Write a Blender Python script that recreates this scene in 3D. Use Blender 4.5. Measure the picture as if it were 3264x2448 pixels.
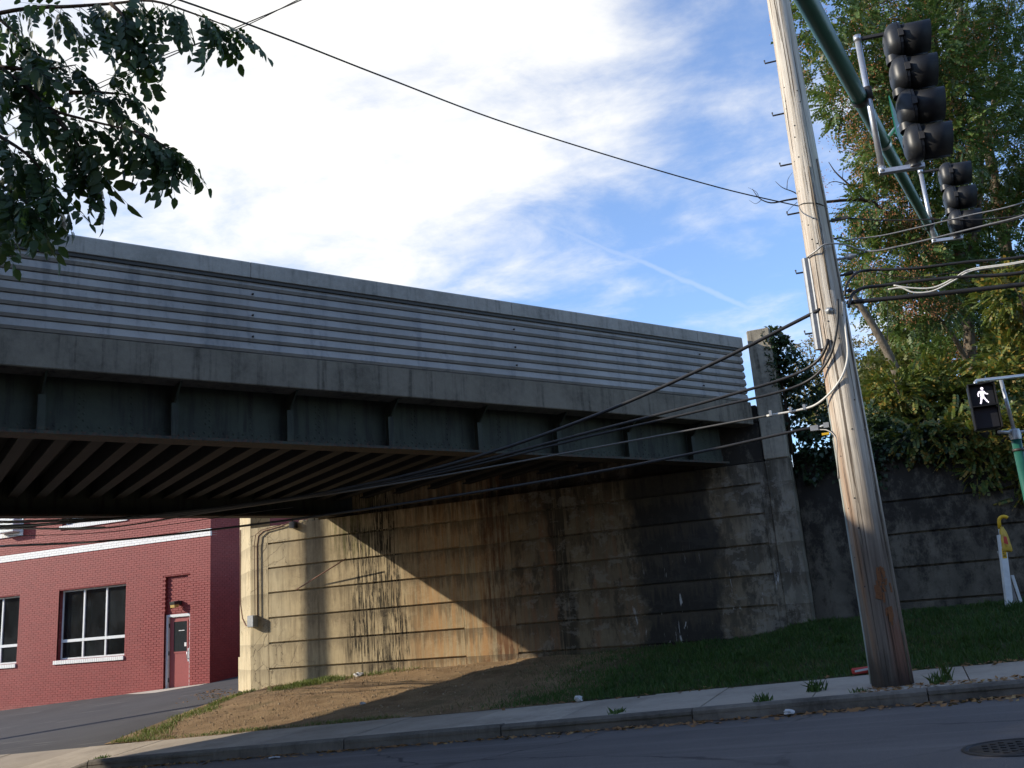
import bpy, bmesh, math, random
import numpy as np
from mathutils import Vector, Matrix
random.seed(7); RNG = np.random.default_rng(11)
for o in list(bpy.data.objects): bpy.data.objects.remove(o)
S = bpy.context.scene
C = S.collection

# ------------------------------------------------------------------ camera
FPX = 2964.0                                   # focal length in pixels of a 3264 px wide picture
PITCH, ROLL, YAW = math.radians(14.3), math.radians(-4.4), math.radians(-22)
CAMP = Vector((0, 0, 1.2))
def _basis():
    f = Vector((0, math.cos(PITCH), math.sin(PITCH))); r = Vector((1, 0, 0)); u = r.cross(f)
    r2 = math.cos(ROLL) * r + math.sin(ROLL) * u; u2 = -math.sin(ROLL) * r + math.cos(ROLL) * u
    c, s = math.cos(YAW), math.sin(YAW)
    z = lambda v: Vector((c * v.x + s * v.y, -s * v.x + c * v.y, v.z))
    return z(r2), z(u2), z(f)
RT, UP, FW = _basis()
cam = bpy.data.cameras.new('camera'); camo = bpy.data.objects.new('camera', cam); C.objects.link(camo)
camo.matrix_world = Matrix(((RT.x, UP.x, -FW.x, CAMP.x), (RT.y, UP.y, -FW.y, CAMP.y), (RT.z, UP.z, -FW.z, CAMP.z), (0, 0, 0, 1)))
cam.sensor_width = 36; cam.lens = FPX / 3264 * 36; cam.clip_start = 0.05; cam.clip_end = 3000
S.camera = camo
def ray(x, y): return RT * ((x - 1632) / FPX) + UP * (-(y - 1224) / FPX) + FW
def at(x, y, d): return CAMP + ray(x, y) * d                       # a point d metres deep
def aty(x, y, Y): r = ray(x, y); return CAMP + r * ((Y - CAMP.y) / r.y)
K = 3264 / 2212
def dat(x, y, d): return at(x * K, y * K, d)

# ------------------------------------------------------------------ node helper
class NT:
    def __init__(s, tree): s.t = tree; s.n = tree.nodes; s.l = tree.links
    def node(s, typ, **kw):
        n = s.n.new(typ)
        for k, v in kw.items(): setattr(n, k, v)
        return n
    def put(s, sock, v):
        if isinstance(v, bpy.types.NodeSocket): s.l.new(v, sock)
        elif v is not None:
            try: sock.default_value = v
            except Exception: sock.default_value = tuple(v) + (1,)
    def m(s, op, a, b=0.0, c=None, clamp=False):
        n = s.node('ShaderNodeMath', operation=op, use_clamp=clamp)
        s.put(n.inputs[0], a); s.put(n.inputs[1], b)
        if c is not None: s.put(n.inputs[2], c)
        return n.outputs[0]
    def mr(s, v, a, b, c=0.0, d=1.0, typ='SMOOTHSTEP'):
        n = s.node('ShaderNodeMapRange', interpolation_type=typ)
        for i, q in enumerate((v, a, b, c, d)): s.put(n.inputs[i], q)
        return n.outputs[0]
    def mix(s, f, a, b, mode='MIX'):
        n = s.node('ShaderNodeMix', data_type='RGBA', blend_type=mode)
        s.put(n.inputs[0], f); s.put(n.inputs[6], a); s.put(n.inputs[7], b)
        return n.outputs[2]
    def pos(s): return s.node('ShaderNodeNewGeometry').outputs['Position']
    def obj(s): return s.node('ShaderNodeTexCoord').outputs['Object']
    def rnd(s): return s.node('ShaderNodeObjectInfo').outputs['Random']
    def isl(s): return s.node('ShaderNodeNewGeometry').outputs['Random Per Island']
    def sc(s, v, k):
        n = s.node('ShaderNodeVectorMath', operation='MULTIPLY'); s.put(n.inputs[0], v); s.put(n.inputs[1], k); return n.outputs[0]
    def addv(s, v, k):
        n = s.node('ShaderNodeVectorMath', operation='ADD'); s.put(n.inputs[0], v); s.put(n.inputs[1], k); return n.outputs[0]
    def dot(s, v, k):
        n = s.node('ShaderNodeVectorMath', operation='DOT_PRODUCT'); s.put(n.inputs[0], v); s.put(n.inputs[1], k); return n.outputs['Value']
    def xyz(s, v): n = s.node('ShaderNodeSeparateXYZ'); s.put(n.inputs[0], v); return n.outputs
    def comb(s, a, b, c): n = s.node('ShaderNodeCombineXYZ'); [s.put(n.inputs[i], q) for i, q in enumerate((a, b, c))]; return n.outputs[0]
    def noise(s, v, scale, det=4.0, rough=0.55, dist=0.0):
        n = s.node('ShaderNodeTexNoise'); s.put(n.inputs['Vector'], v)
        for k, q in (('Scale', scale), ('Detail', det), ('Roughness', rough), ('Distortion', dist)): s.put(n.inputs[k], q)
        return n.outputs[0]
    def vor(s, v, scale, feat='F1', out=0):
        n = s.node('ShaderNodeTexVoronoi', feature=feat); s.put(n.inputs['Vector'], v); s.put(n.inputs['Scale'], scale); return n.outputs[out]
    def bump(s, h, strength=0.4, dist=0.02):
        n = s.node('ShaderNodeBump'); s.put(n.inputs['Height'], h); s.put(n.inputs['Strength'], strength); s.put(n.inputs['Distance'], dist); return n.outputs[0]

MATS = {}
def mat(name, fn):
    m = bpy.data.materials.new(name); m.use_nodes = True; m.node_tree.nodes.clear()
    n = NT(m.node_tree); r = fn(n)
    b = n.node('ShaderNodeBsdfPrincipled'); out = n.node('ShaderNodeOutputMaterial')
    n.put(b.inputs['Base Color'], r.get('c', (0.5, 0.5, 0.5, 1))); n.put(b.inputs['Roughness'], r.get('r', 0.8))
    n.put(b.inputs['Metallic'], r.get('m', 0.0)); n.put(b.inputs['Specular IOR Level'], r.get('s', 0.4))
    if 'coat' in r: n.put(b.inputs['Coat Weight'], r['coat'])
    if 'n' in r: n.l.new(r['n'], b.inputs['Normal'])
    if 'e' in r: n.put(b.inputs['Emission Color'], r['e']); n.put(b.inputs['Emission Strength'], r['es'])
    sh = b.outputs[0]
    if 'tr' in r:
        t = n.node('ShaderNodeBsdfTranslucent'); n.put(t.inputs[0], r['tc'] if 'tc' in r else r['c'])
        x = n.node('ShaderNodeMixShader'); n.put(x.inputs[0], r['tr']); n.l.new(sh, x.inputs[1]); n.l.new(t.outputs[0], x.inputs[2]); sh = x.outputs[0]
    if 'glass' in r:
        t = n.node('ShaderNodeBsdfTransparent'); n.put(t.inputs[0], (0.75, 0.78, 0.77, 1))
        g = n.node('ShaderNodeBsdfGlossy'); n.put(g.inputs['Roughness'], r['r']); n.put(g.inputs[0], (0.7, 0.74, 0.78, 1))
        f = n.node('ShaderNodeFresnel'); n.put(f.inputs[0], 1.35)
        x = n.node('ShaderNodeMixShader'); n.l.new(f.outputs[0], x.inputs[0]); n.l.new(t.outputs[0], x.inputs[1]); n.l.new(g.outputs[0], x.inputs[2])
        y = n.node('ShaderNodeMixShader'); n.put(y.inputs[0], r['glass']); n.l.new(x.outputs[0], y.inputs[1]); n.l.new(b.outputs[0], y.inputs[2]); sh = y.outputs[0]
    n.l.new(sh, out.inputs[0]); MATS[name] = m
    return m

# ------------------------------------------------------------------ sky, sun, exposure
SUN_PHI, SUN_EL = math.radians(27), math.radians(22)               # light travels towards +x (phi from x to y)
sdir = Vector((math.cos(SUN_PHI) * math.cos(SUN_EL), math.sin(SUN_PHI) * math.cos(SUN_EL), -math.sin(SUN_EL)))
W = bpy.data.worlds.new('World'); S.world = W; W.use_nodes = True; W.node_tree.nodes.clear()
n = NT(W.node_tree)
sky = n.node('ShaderNodeTexSky', sky_type='NISHITA'); sky.sun_disc = False; sky.sun_elevation = SUN_EL
sky.sun_rotation = math.atan2(-sdir.x, -sdir.y); sky.air_density = 1.0; sky.dust_density = 0.2; sky.ozone_density = 2.0
gd = n.node('ShaderNodeTexCoord').outputs['Generated']
dz = n.m('MAXIMUM', n.xyz(gd)[2], 0.03); inv = n.m('DIVIDE', 1.0, n.m('ADD', dz, 0.12)); pl = n.sc(gd, n.comb(inv, inv, inv))
def skydir(x, y): return tuple(ray(x * K, y * K).normalized())
wisp = n.noise(n.sc(pl, (1.0, 1.7, 1.0)), 1.5, 9, 0.58, 0.35)
puff = n.noise(n.addv(pl, (3.1, 1.7, 0)), 4.2, 8, 0.62, 0.25)
bank = n.mr(n.dot(gd, skydir(600, -100)), math.cos(math.radians(27)), math.cos(math.radians(9)), 0, 1)
low = n.mr(n.xyz(gd)[2], 0.55, 0.28, 0, 1)
dens = n.m('ADD', n.m('ADD', n.m('MULTIPLY', wisp, 0.85), n.m('MULTIPLY', puff, 0.62)), n.m('ADD', n.m('MULTIPLY', bank, 0.42), n.m('MULTIPLY', low, 0.05)))
cl = n.mr(dens, 0.71, 1.19, 0.05, 1.0)
a_, b_ = Vector(skydir(1180, 482)), Vector(skydir(1740, 715)); nn = a_.cross(b_).normalized(); mid = (a_ + b_).normalized()
wob = n.m('MULTIPLY', n.m('SUBTRACT', n.noise(gd, 22, 4, 0.6), 0.5), 0.010)
tr_d = n.m('ABSOLUTE', n.m('ADD', n.dot(gd, tuple(nn)), wob))
trail = n.m('MULTIPLY', n.mr(tr_d, 0.0048, 0.0005, 0, 1), n.mr(n.dot(gd, tuple(mid)), math.cos(math.radians(11)), math.cos(math.radians(8)), 0, 0.2))
cl = n.m('MAXIMUM', cl, trail)
blue = n.mix(1.0, sky.outputs[0], (2.25, 2.6, 3.15, 1), 'MULTIPLY'); veil = n.mix(cl, blue, (11.8, 11.7, 11.3, 1))
bg = n.node('ShaderNodeBackground'); n.l.new(veil, bg.inputs[0]); bg.inputs[1].default_value = 0.08
wo = n.node('ShaderNodeOutputWorld'); n.l.new(bg.outputs[0], wo.inputs[0])
sl = bpy.data.lights.new('sun', 'SUN'); sl.energy = 5.0; sl.angle = math.radians(0.55); sl.color = (1.0, 0.90, 0.74)
so = bpy.data.objects.new('sun', sl); C.objects.link(so); so.rotation_euler = sdir.to_track_quat('-Z', 'Y').to_euler(); so.location = (-30, -20, 30)
S.view_settings.view_transform = 'Standard'; S.view_settings.look = 'None'; S.view_settings.exposure = 0.25; S.view_settings.gamma = 1.0
S.view_settings.use_curve_mapping = False
S.render.engine = 'CYCLES'

# ------------------------------------------------------------------ mesh helpers
def finish(me, name, material, parent=None):
    o = bpy.data.objects.new(name, me); C.objects.link(o)
    if material: me.materials.append(MATS[material] if isinstance(material, str) else material)
    if parent is not None:
        o.parent = parent
        if parent.type == 'EMPTY': o.matrix_parent_inverse = Matrix.Translation(-parent.location)
    return o
class MB:
    def __init__(s): s.v = []; s.f = []; s.sm = []
    def add(s, vs, fs, smooth=False):
        k = len(s.v); s.v += [tuple(v) for v in vs]; s.f += [tuple(i + k for i in f) for f in fs]; s.sm += [smooth] * len(fs); return s
    def box(s, x0, x1, y0, y1, z0, z1):
        return s.add([(x, y, z) for z in (z0, z1) for y in (y0, y1) for x in (x0, x1)],
                     [(0, 2, 3, 1), (4, 5, 7, 6), (0, 1, 5, 4), (2, 6, 7, 3), (0, 4, 6, 2), (1, 3, 7, 5)])
    def obox(s, c, ax, ay, az):                     # centre and half vectors
        c, ax, ay, az = map(Vector, (c, ax, ay, az))
        return s.add([c + ax * i + ay * j + az * k for k in (-1, 1) for j in (-1, 1) for i in (-1, 1)],
                     [(0, 2, 3, 1), (4, 5, 7, 6), (0, 1, 5, 4), (2, 6, 7, 3), (0, 4, 6, 2), (1, 3, 7, 5)])
    def prism(s, poly, z0, z1):
        k = len(poly); vs = [(p[0], p[1], z0) for p in poly] + [(p[0], p[1], z1) for p in poly]
        return s.add(vs, [tuple(range(k))[::-1], tuple(range(k, 2 * k))] + [(i, (i + 1) % k, k + (i + 1) % k, k + i) for i in range(k)])
    def extr(s, prof, fn, t0, t1):                  # closed profile (list of 2d) swept by fn(t, a, b)
        k = len(prof); vs = [fn(t0, *p) for p in prof] + [fn(t1, *p) for p in prof]
        return s.add(vs, [tuple(range(k))[::-1], tuple(range(k, 2 * k))] + [(i, (i + 1) % k, k + (i + 1) % k, k + i) for i in range(k)])
    def tube(s, pts, r, k=8, cap=True):
        pts = [Vector(p) for p in pts]; rs = r if isinstance(r, (list, tuple)) else [r] * len(pts); vs = []; fs = []
        t0 = (pts[1] - pts[0]).normalized(); a = t0.orthogonal().normalized()
        for i, p in enumerate(pts):
            t = (pts[min(i + 1, len(pts) - 1)] - pts[max(i - 1, 0)]).normalized()
            a = (a - t * a.dot(t)).normalized(); b = t.cross(a)
            vs += [p + (a * math.cos(q) + b * math.sin(q)) * rs[i] for q in [2 * math.pi * j / k for j in range(k)]]
        for i in range(len(pts) - 1):
            fs += [(i * k + j, i * k + (j + 1) % k, (i + 1) * k + (j + 1) % k, (i + 1) * k + j) for j in range(k)]
        s.add(vs, fs, True)
        if cap: e = len(s.v) - len(vs); s.add([], []); s.f += [tuple(e + j for j in range(k))[::-1], tuple(e + (len(pts) - 1) * k + j for j in range(k))]; s.sm += [False, False]
        return s
    def lathe(s, o, ax, prof, k=20):                # prof: (distance along axis, radius)
        o, ax = Vector(o), Vector(ax).normalized(); a = ax.orthogonal().normalized(); b = ax.cross(a); vs = []; fs = []
        for h, r in prof: vs += [o + ax * h + (a * math.cos(2 * math.pi * j / k) + b * math.sin(2 * math.pi * j / k)) * r for j in range(k)]
        for i in range(len(prof) - 1): fs += [(i * k + j, i * k + (j + 1) % k, (i + 1) * k + (j + 1) % k, (i + 1) * k + j) for j in range(k)]
        return s.add(vs, fs, True)
    def mesh(s, name, bevel=0.0, normals=True):
        me = bpy.data.meshes.new(name); me.from_pydata(s.v, [], s.f); me.polygons.foreach_set('use_smooth', s.sm)
        if bevel or normals:
            bm = bmesh.new(); bm.from_mesh(me)
            if bevel:
                bm.edges.ensure_lookup_table()
                bmesh.ops.bevel(bm, geom=[e for e in bm.edges if len(e.link_faces) == 2 and e.calc_face_angle(0) > 0.5], offset=bevel, segments=1, affect='EDGES', profile=0.5)
            bmesh.ops.recalc_face_normals(bm, faces=bm.faces); bm.to_mesh(me); bm.free()
        me.update(); return me
    def build(s, name, material, parent=None, bevel=0.0, normals=True): return finish(s.mesh(name, bevel, normals), name, material, parent)
def empty(name, loc):
    o = bpy.data.objects.new(name, None); o.empty_display_size = 0.2; o.location = loc; C.objects.link(o); return o
def tag(o, label=None, cat=None, group=None, kind=None):
    for k, v in (('label', label), ('category', cat), ('group', group), ('kind', kind)):
        if v: o[k] = v
    return o
def thing(name, loc, label, cat, group=None): return tag(empty(name, loc), label, cat, group)
def mass(name, T, P, tv, tf, material, parent=None):            # many copies of a small template joined into one mesh (numpy)
    T, P, tv = np.asarray(T, float), np.asarray(P, float), np.asarray(tv, float); N, M = len(P), len(tv)
    V = (np.einsum('nij,mj->nmi', T, tv) + P[:, None, :]).reshape(-1, 3); tf = np.asarray(tf); k = tf.shape[1]
    F = (tf[None] + (np.arange(N) * M)[:, None, None]).reshape(-1)
    me = bpy.data.meshes.new(name); me.vertices.add(len(V)); me.vertices.foreach_set('co', V.ravel())
    me.loops.add(len(F)); me.loops.foreach_set('vertex_index', F.astype(np.int32)); nf = len(F) // k
    me.polygons.add(nf); me.polygons.foreach_set('loop_start', np.arange(0, len(F), k, dtype=np.int32))
    me.update(calc_edges=True); me.validate(); return finish(me, name, material, parent)
def rot_from(fwd, up):                                           # arrays (N,3): columns x=fwd, z~up
    f = fwd / np.linalg.norm(fwd, axis=1, keepdims=True); u = up - f * (up * f).sum(1, keepdims=True); u /= np.linalg.norm(u, axis=1, keepdims=True) + 1e-9
    return np.stack([f, np.cross(u, f), u], axis=2)

# ------------------------------------------------------------------ materials
def concrete(base, dark, stain=0.5, vstreak=0.0, rough=0.9, fine=1.0, rnd=0.0):
    def f(n):
        p = n.pos(); a = n.noise(p, 1.3, 6, 0.6); b = n.noise(p, 14, 5, 0.65); c = n.noise(p, 90, 3, 0.6)
        col = n.mix(n.mr(a, 0.35, 0.72, 0, stain), base, dark)
        if vstreak:
            s = n.noise(n.sc(p, (5.5, 5.5, 0.35)), 1.6, 6, 0.65); col = n.mix(n.mr(s, 0.48, 0.74, 0, vstreak), col, tuple(q * 0.28 for q in dark[:3]) + (1,))
        col = n.mix(n.mr(b, 0.3, 0.75, 0, 0.35), col, tuple(min(1, q * 1.35) for q in base[:3]) + (1,))
        col = n.mix(n.mr(c, 0.55, 0.8, 0, 0.4), col, tuple(q * 0.5 for q in dark[:3]) + (1,))
        if rnd: col = n.mix(n.m('MULTIPLY', n.rnd(), rnd), col, dark)
        h = n.m('ADD', n.m('MULTIPLY', b, 0.6), n.m('MULTIPLY', c, 0.35 * fine))
        return dict(c=col, r=rough, s=0.25, n=n.bump(h, 0.55, 0.012))
    return f
mat('concrete_band', concrete((0.185, 0.160, 0.125, 1), (0.085, 0.074, 0.058, 1), 0.9, 0.85))
mat('concrete_pier', concrete((0.30, 0.265, 0.205, 1), (0.12, 0.105, 0.08, 1), 0.85, 0.85))
mat('concrete_walk', concrete((0.43, 0.365, 0.29, 1), (0.25, 0.21, 0.165, 1), 0.85, 0, rnd=0.45))
mat('concrete_kerb', concrete((0.175, 0.152, 0.125, 1), (0.06, 0.052, 0.043, 1), 1.0, 0.5, rnd=0.4))
mat('concrete_pad', concrete((0.48, 0.44, 0.37, 1), (0.30, 0.27, 0.23, 1), 0.4))
def abut(n):
    p = n.pos(); X, Y, Z = n.xyz(p)[0], n.xyz(p)[1], n.xyz(p)[2]
    a = n.noise(p, 0.9, 6, 0.6); b = n.noise(p, 12, 5, 0.65); c = n.noise(p, 70, 3, 0.6)
    st = n.noise(n.sc(p, (4.2, 4.2, 0.22)), 1.5, 7, 0.68, 0.3)             # vertical run-off streaks
    st2 = n.noise(n.sc(n.addv(p, (7.7, 0, 2.1)), (11, 11, 0.5)), 1.3, 6, 0.7, 0.3)
    wob = n.m('MULTIPLY', n.m('SUBTRACT', n.noise(n.sc(p, (1.0, 1, 0.9)), 1.4, 5, 0.6), 0.5), 0.9)
    Xw = n.m('ADD', X, wob)
    def band(x0, x1, w=0.25): return n.m('MULTIPLY', n.mr(Xw, x0 - w, x0 + w), n.mr(Xw, x1 + w, x1 - w))
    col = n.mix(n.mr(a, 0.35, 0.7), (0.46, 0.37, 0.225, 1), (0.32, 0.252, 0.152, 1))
    col = n.mix(n.mr(X, -8.6, -7.2, 0, 0.85), col, n.mix(n.mr(a, 0.35, 0.7), (0.165, 0.130, 0.088, 1), (0.105, 0.080, 0.054, 1)))   # dirty half under the bridge, its shade painted in as a darker tone
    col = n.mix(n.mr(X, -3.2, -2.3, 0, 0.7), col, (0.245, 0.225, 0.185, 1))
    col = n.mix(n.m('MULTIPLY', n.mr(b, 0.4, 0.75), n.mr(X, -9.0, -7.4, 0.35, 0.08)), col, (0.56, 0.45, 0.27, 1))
    # flaked pale render with map cracks on the old end
    old = n.m('MULTIPLY', n.mr(Xw, -12.9, -13.6), n.mr(a, 0.3, 0.5)); ce = n.vor(n.addv(p, n.comb(wob, 0, wob)), 2.6, 'DISTANCE_TO_EDGE')
    crk = n.m('MULTIPLY', n.mr(ce, 0.022, 0.004), n.m('MULTIPLY', n.mr(n.noise(p, 0.8, 3), 0.42, 0.58), n.mr(X, -12.0, -13.4, 0.12, 0.9)))
    col = n.mix(n.m('MULTIPLY', old, 0.45), col, (0.60, 0.52, 0.35, 1))
    # streaks everywhere, heavier towards the middle
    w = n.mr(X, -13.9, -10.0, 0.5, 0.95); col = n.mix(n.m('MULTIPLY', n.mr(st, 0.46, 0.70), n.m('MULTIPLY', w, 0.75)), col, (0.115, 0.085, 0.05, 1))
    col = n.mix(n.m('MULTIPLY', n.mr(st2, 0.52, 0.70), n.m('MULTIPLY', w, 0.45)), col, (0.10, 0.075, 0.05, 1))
    # orange lime-and-rust runs either side of the central joint
    ru = n.m('MULTIPLY', band(-10.0, -7.6, 0.8), n.mr(st2, 0.36, 0.6)); col = n.mix(n.m('MULTIPLY', ru, 0.8), col, (0.42, 0.235, 0.10, 1))
    col = n.mix(n.m('MULTIPLY', band(-7.55, -5.2, 0.5), n.mr(st, 0.5, 0.62, 0.0, 0.55)), col, (0.27, 0.135, 0.075, 1))
    rj = n.m('MULTIPLY', band(-8.25, -7.6, 0.12), n.mr(st2, 0.40, 0.55)); col = n.mix(n.m('MULTIPLY', rj, 0.8), col, (0.10, 0.04, 0.02, 1))
    # black drips on the sunny half
    dr = n.noise(n.sc(n.addv(p, (1.3, 0, 5.0)), (17, 17, 0.9)), 1.6, 6, 0.68, 0.9)
    dm = n.m('MULTIPLY', band(-11.55, -10.15, 0.16), n.mr(n.noise(n.sc(p, (1, 1, 0.7)), 1.3, 3), 0.36, 0.52)); dm = n.m('MULTIPLY', dm, n.mr(dr, 0.47, 0.53))
    col = n.mix(n.m('MULTIPLY', dm, 0.96), col, (0.022, 0.018, 0.012, 1))
    gr = n.m('MULTIPLY', n.m('MULTIPLY', band(-11.9, -11.0, 0.3), n.mr(Z, 2.6, 3.2)), n.mr(st2, 0.45, 0.55)); col = n.mix(n.m('MULTIPLY', gr, 0.7), col, (0.10, 0.10, 0.03, 1))
    # soaked black seep
    sp = n.m('MULTIPLY', band(-4.95, -3.35, 0.10), n.mr(n.m('ADD', st, n.m('MULTIPLY', n.mr(Z, 3.2, 0.8), 0.12)), 0.28, 0.40)); col = n.mix(n.m('MULTIPLY', sp, 0.96), col, (0.014, 0.013, 0.012, 1))
    s3 = n.m('MULTIPLY', band(-6.7, -6.25, 0.08), n.mr(st2, 0.40, 0.52)); col = n.mix(n.m('MULTIPLY', s3, 0.85), col, (0.03, 0.026, 0.02, 1))
    s4 = n.m('MULTIPLY', band(-3.3, -1.95, 0.3), n.mr(n.noise(n.sc(p, (1.4, 1.4, 0.8)), 2.1, 6, 0.65), 0.47, 0.56)); col = n.mix(n.m('MULTIPLY', s4, 0.75), col, (0.06, 0.055, 0.045, 1))
    s5 = n.m('MULTIPLY', n.mr(Z, 3.1, 3.7), n.mr(st, 0.40, 0.56)); col = n.mix(n.m('MULTIPLY', s5, n.mr(X, -12.0, -8.0, 0, 0.75)), col, (0.05, 0.042, 0.03, 1))
    # every joint drips: dark just under each groove, running out downwards, and sharp-edged flakes of paler skin
    fz = n.m('FRACT', n.m('DIVIDE', n.m('SUBTRACT', Z, 0.575), 0.5585)); st6 = n.noise(n.sc(n.addv(p, (2.2, 0, 0)), (8, 8, 0.6)), 1.4, 6, 0.72)
    jd = n.m('MULTIPLY', n.mr(n.m('ADD', fz, n.m('MULTIPLY', n.m('SUBTRACT', st6, 0.5), 2.2)), 0.45, 1.0), n.mr(X, -13.6, -9.5, 0.30, 0.60)); col = n.mix(jd, col, (0.075, 0.058, 0.038, 1))
    fl = n.noise(n.sc(n.addv(p, (5.0, 0, 3.0)), (1.0, 1, 1.5)), 2.6, 9, 0.74); fm = n.m('MULTIPLY', n.mr(fl, 0.545, 0.56), n.mr(X, -8.0, -7.0, 0.25, 0.75)); fm = n.m('MULTIPLY', fm, n.m('SUBTRACT', 1.0, n.m('MULTIPLY', sp, 0.9)))
    col = n.mix(n.m('MULTIPLY', fm, 0.55), col, n.mix(n.mr(X, -9.0, -7.4), (0.54, 0.44, 0.28, 1), (0.27, 0.245, 0.205, 1)))  # flakes dimmed in colour too on the shaded half
    dk = n.m('MULTIPLY', n.mr(n.noise(n.sc(p, (1.2, 1.2, 0.5)), 2.4, 9, 0.75), 0.52, 0.60), n.mr(X, -9.0, -7.0, 0.15, 0.65)); col = n.mix(dk, col, (0.045, 0.037, 0.027, 1))
    # white lime trickles low down
    li = n.m('MULTIPLY', n.m('MULTIPLY', n.mr(n.noise(n.sc(n.addv(p, (0, 0, 9)), (7, 7, 0.9)), 1.7, 5, 0.65, 0.5), 0.64, 0.68), n.mr(X, -5.6, -4.6)), n.mr(Z, 2.6, 1.0))
    col = n.mix(n.m('MULTIPLY', li, 0.75), col, (0.60, 0.60, 0.60, 1))
    col = n.mix(n.m('MULTIPLY', crk, 0.7), col, (0.06, 0.045, 0.03, 1))
    col = n.mix(n.mr(c, 0.58, 0.8, 0, 0.35), col, (0.09, 0.07, 0.05, 1))
    h = n.m('ADD', n.m('SUBTRACT', n.m('ADD', n.m('MULTIPLY', b, 0.6), n.m('MULTIPLY', c, 0.3)), n.m('MULTIPLY', crk, 0.6)), n.m('MULTIPLY', fm, 0.5))
    return dict(c=col, r=n.mix(sp, (0.9, 0.9, 0.9, 1), (0.55, 0.55, 0.55, 1)), s=0.25, n=n.bump(h, 0.5, 0.015))
mat('abutment_concrete', abut)
def wing(n):
    p = n.pos(); a = n.noise(p, 1.1, 6, 0.65); b = n.noise(n.sc(p, (1.3, 1.3, 0.8)), 2.6, 10, 0.78, 0.1); c = n.noise(p, 60, 3, 0.6); z = n.xyz(p)[2]
    col = n.mix(n.mr(a, 0.4, 0.65), (0.145, 0.125, 0.096, 1), (0.085, 0.074, 0.058, 1))
    col = n.mix(n.mr(n.m('ADD', b, n.mr(z, 1.0, 3.8, -0.06, 0.10)), 0.40, 0.60, 0, 0.88), col, (0.022, 0.019, 0.016, 1))
    col = n.mix(n.mr(c, 0.55, 0.8, 0, 0.4), col, (0.03, 0.027, 0.024, 1))
    return dict(c=col, r=0.92, s=0.2, n=n.bump(n.m('ADD', b, n.m('MULTIPLY', c, 0.4)), 0.5, 0.015))
mat('wing_concrete', wing)
def asphalt(base, patch, lane=False):
    def f(n):
        p = n.pos(); a = n.noise(p, 0.55, 5, 0.6); c = n.noise(p, 160, 2, 0.7); d = n.vor(p, 95); e = n.noise(n.sc(p, (0.25, 1.6, 1)), 1.2, 5, 0.6)
        col = n.mix(n.mr(a, 0.35, 0.7), base, patch); col = n.mix(n.mr(e, 0.45, 0.7, 0, 0.5), col, tuple(q * 0.62 for q in base[:3]) + (1,))
        col = n.mix(n.mr(c, 0.5, 0.75, 0, 0.7), col, tuple(q * 2.1 for q in base[:3]) + (1,)); col = n.mix(n.mr(d, 0.35, 0.1, 0, 0.25), col, tuple(q * 0.4 for q in base[:3]) + (1,))
        yy = n.xyz(p)[1]; wt = n.noise(n.sc(p, (0.12, 3.2, 1)), 1.0, 4, 0.6); col = n.mix(n.mr(wt, 0.5, 0.68, 0, 0.55), col, tuple(q * 1.45 for q in base[:3]) + (1,))
        ck = n.vor(n.addv(p, n.comb(n.m('MULTIPLY', a, 1.2), n.m('MULTIPLY', e, 0.8), 0)), 0.42, 'DISTANCE_TO_EDGE'); ckm = n.m('MULTIPLY', n.mr(ck, 0.011, 0.003), n.mr(n.noise(p, 0.35, 3), 0.45, 0.6)); col = n.mix(n.m('MULTIPLY', ckm, 0.8), col, (0.018, 0.016, 0.016, 1))
        sn = n.noise(n.sc(p, (1, 1.6, 1)), 1.7, 6, 0.65); col = n.mix(n.mr(sn, 0.62, 0.72, 0, 0.5), col, tuple(q * 0.45 for q in base[:3]) + (1,))
        gu = n.m('MULTIPLY', n.mr(n.m('ADD', yy, n.m('MULTIPLY', n.noise(p, 4, 5, 0.7), 0.35)), 10.35, 10.7), 0.8); col = n.mix(gu, col, (0.05, 0.036, 0.024, 1))
        sp_ = n.noise(p, 420, 1, 0.5); col = n.mix(n.mr(sp_, 0.6, 0.75, 0, 0.55), col, tuple(q * 2.6 for q in base[:3]) + (1,))
        h = n.m('ADD', c, n.m('MULTIPLY', d, 0.8))
        return dict(c=col, r=0.85, s=0.3, n=n.bump(h, 0.6, 0.006))
    return f
mat('asphalt', asphalt((0.112, 0.099, 0.092, 1), (0.086, 0.076, 0.071, 1)))
def lotm(n):
    p = n.pos(); a = n.noise(p, 0.5, 5, 0.6); c = n.noise(p, 120, 2, 0.7); s = n.noise(n.sc(p, (0.5, 2.6, 1)), 0.8, 5, 0.6, 0.8)
    col = n.mix(n.mr(a, 0.35, 0.7), (0.075, 0.072, 0.073, 1), (0.058, 0.056, 0.058, 1)); col = n.mix(n.mr(s, 0.58, 0.70, 0, 0.65), col, (0.16, 0.15, 0.14, 1))
    col = n.mix(n.mr(c, 0.5, 0.8, 0, 0.5), col, (0.14, 0.135, 0.13, 1))
    return dict(c=col, r=0.88, s=0.25, n=n.bump(c, 0.4, 0.004))
mat('lot_asphalt', lotm)
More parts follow.
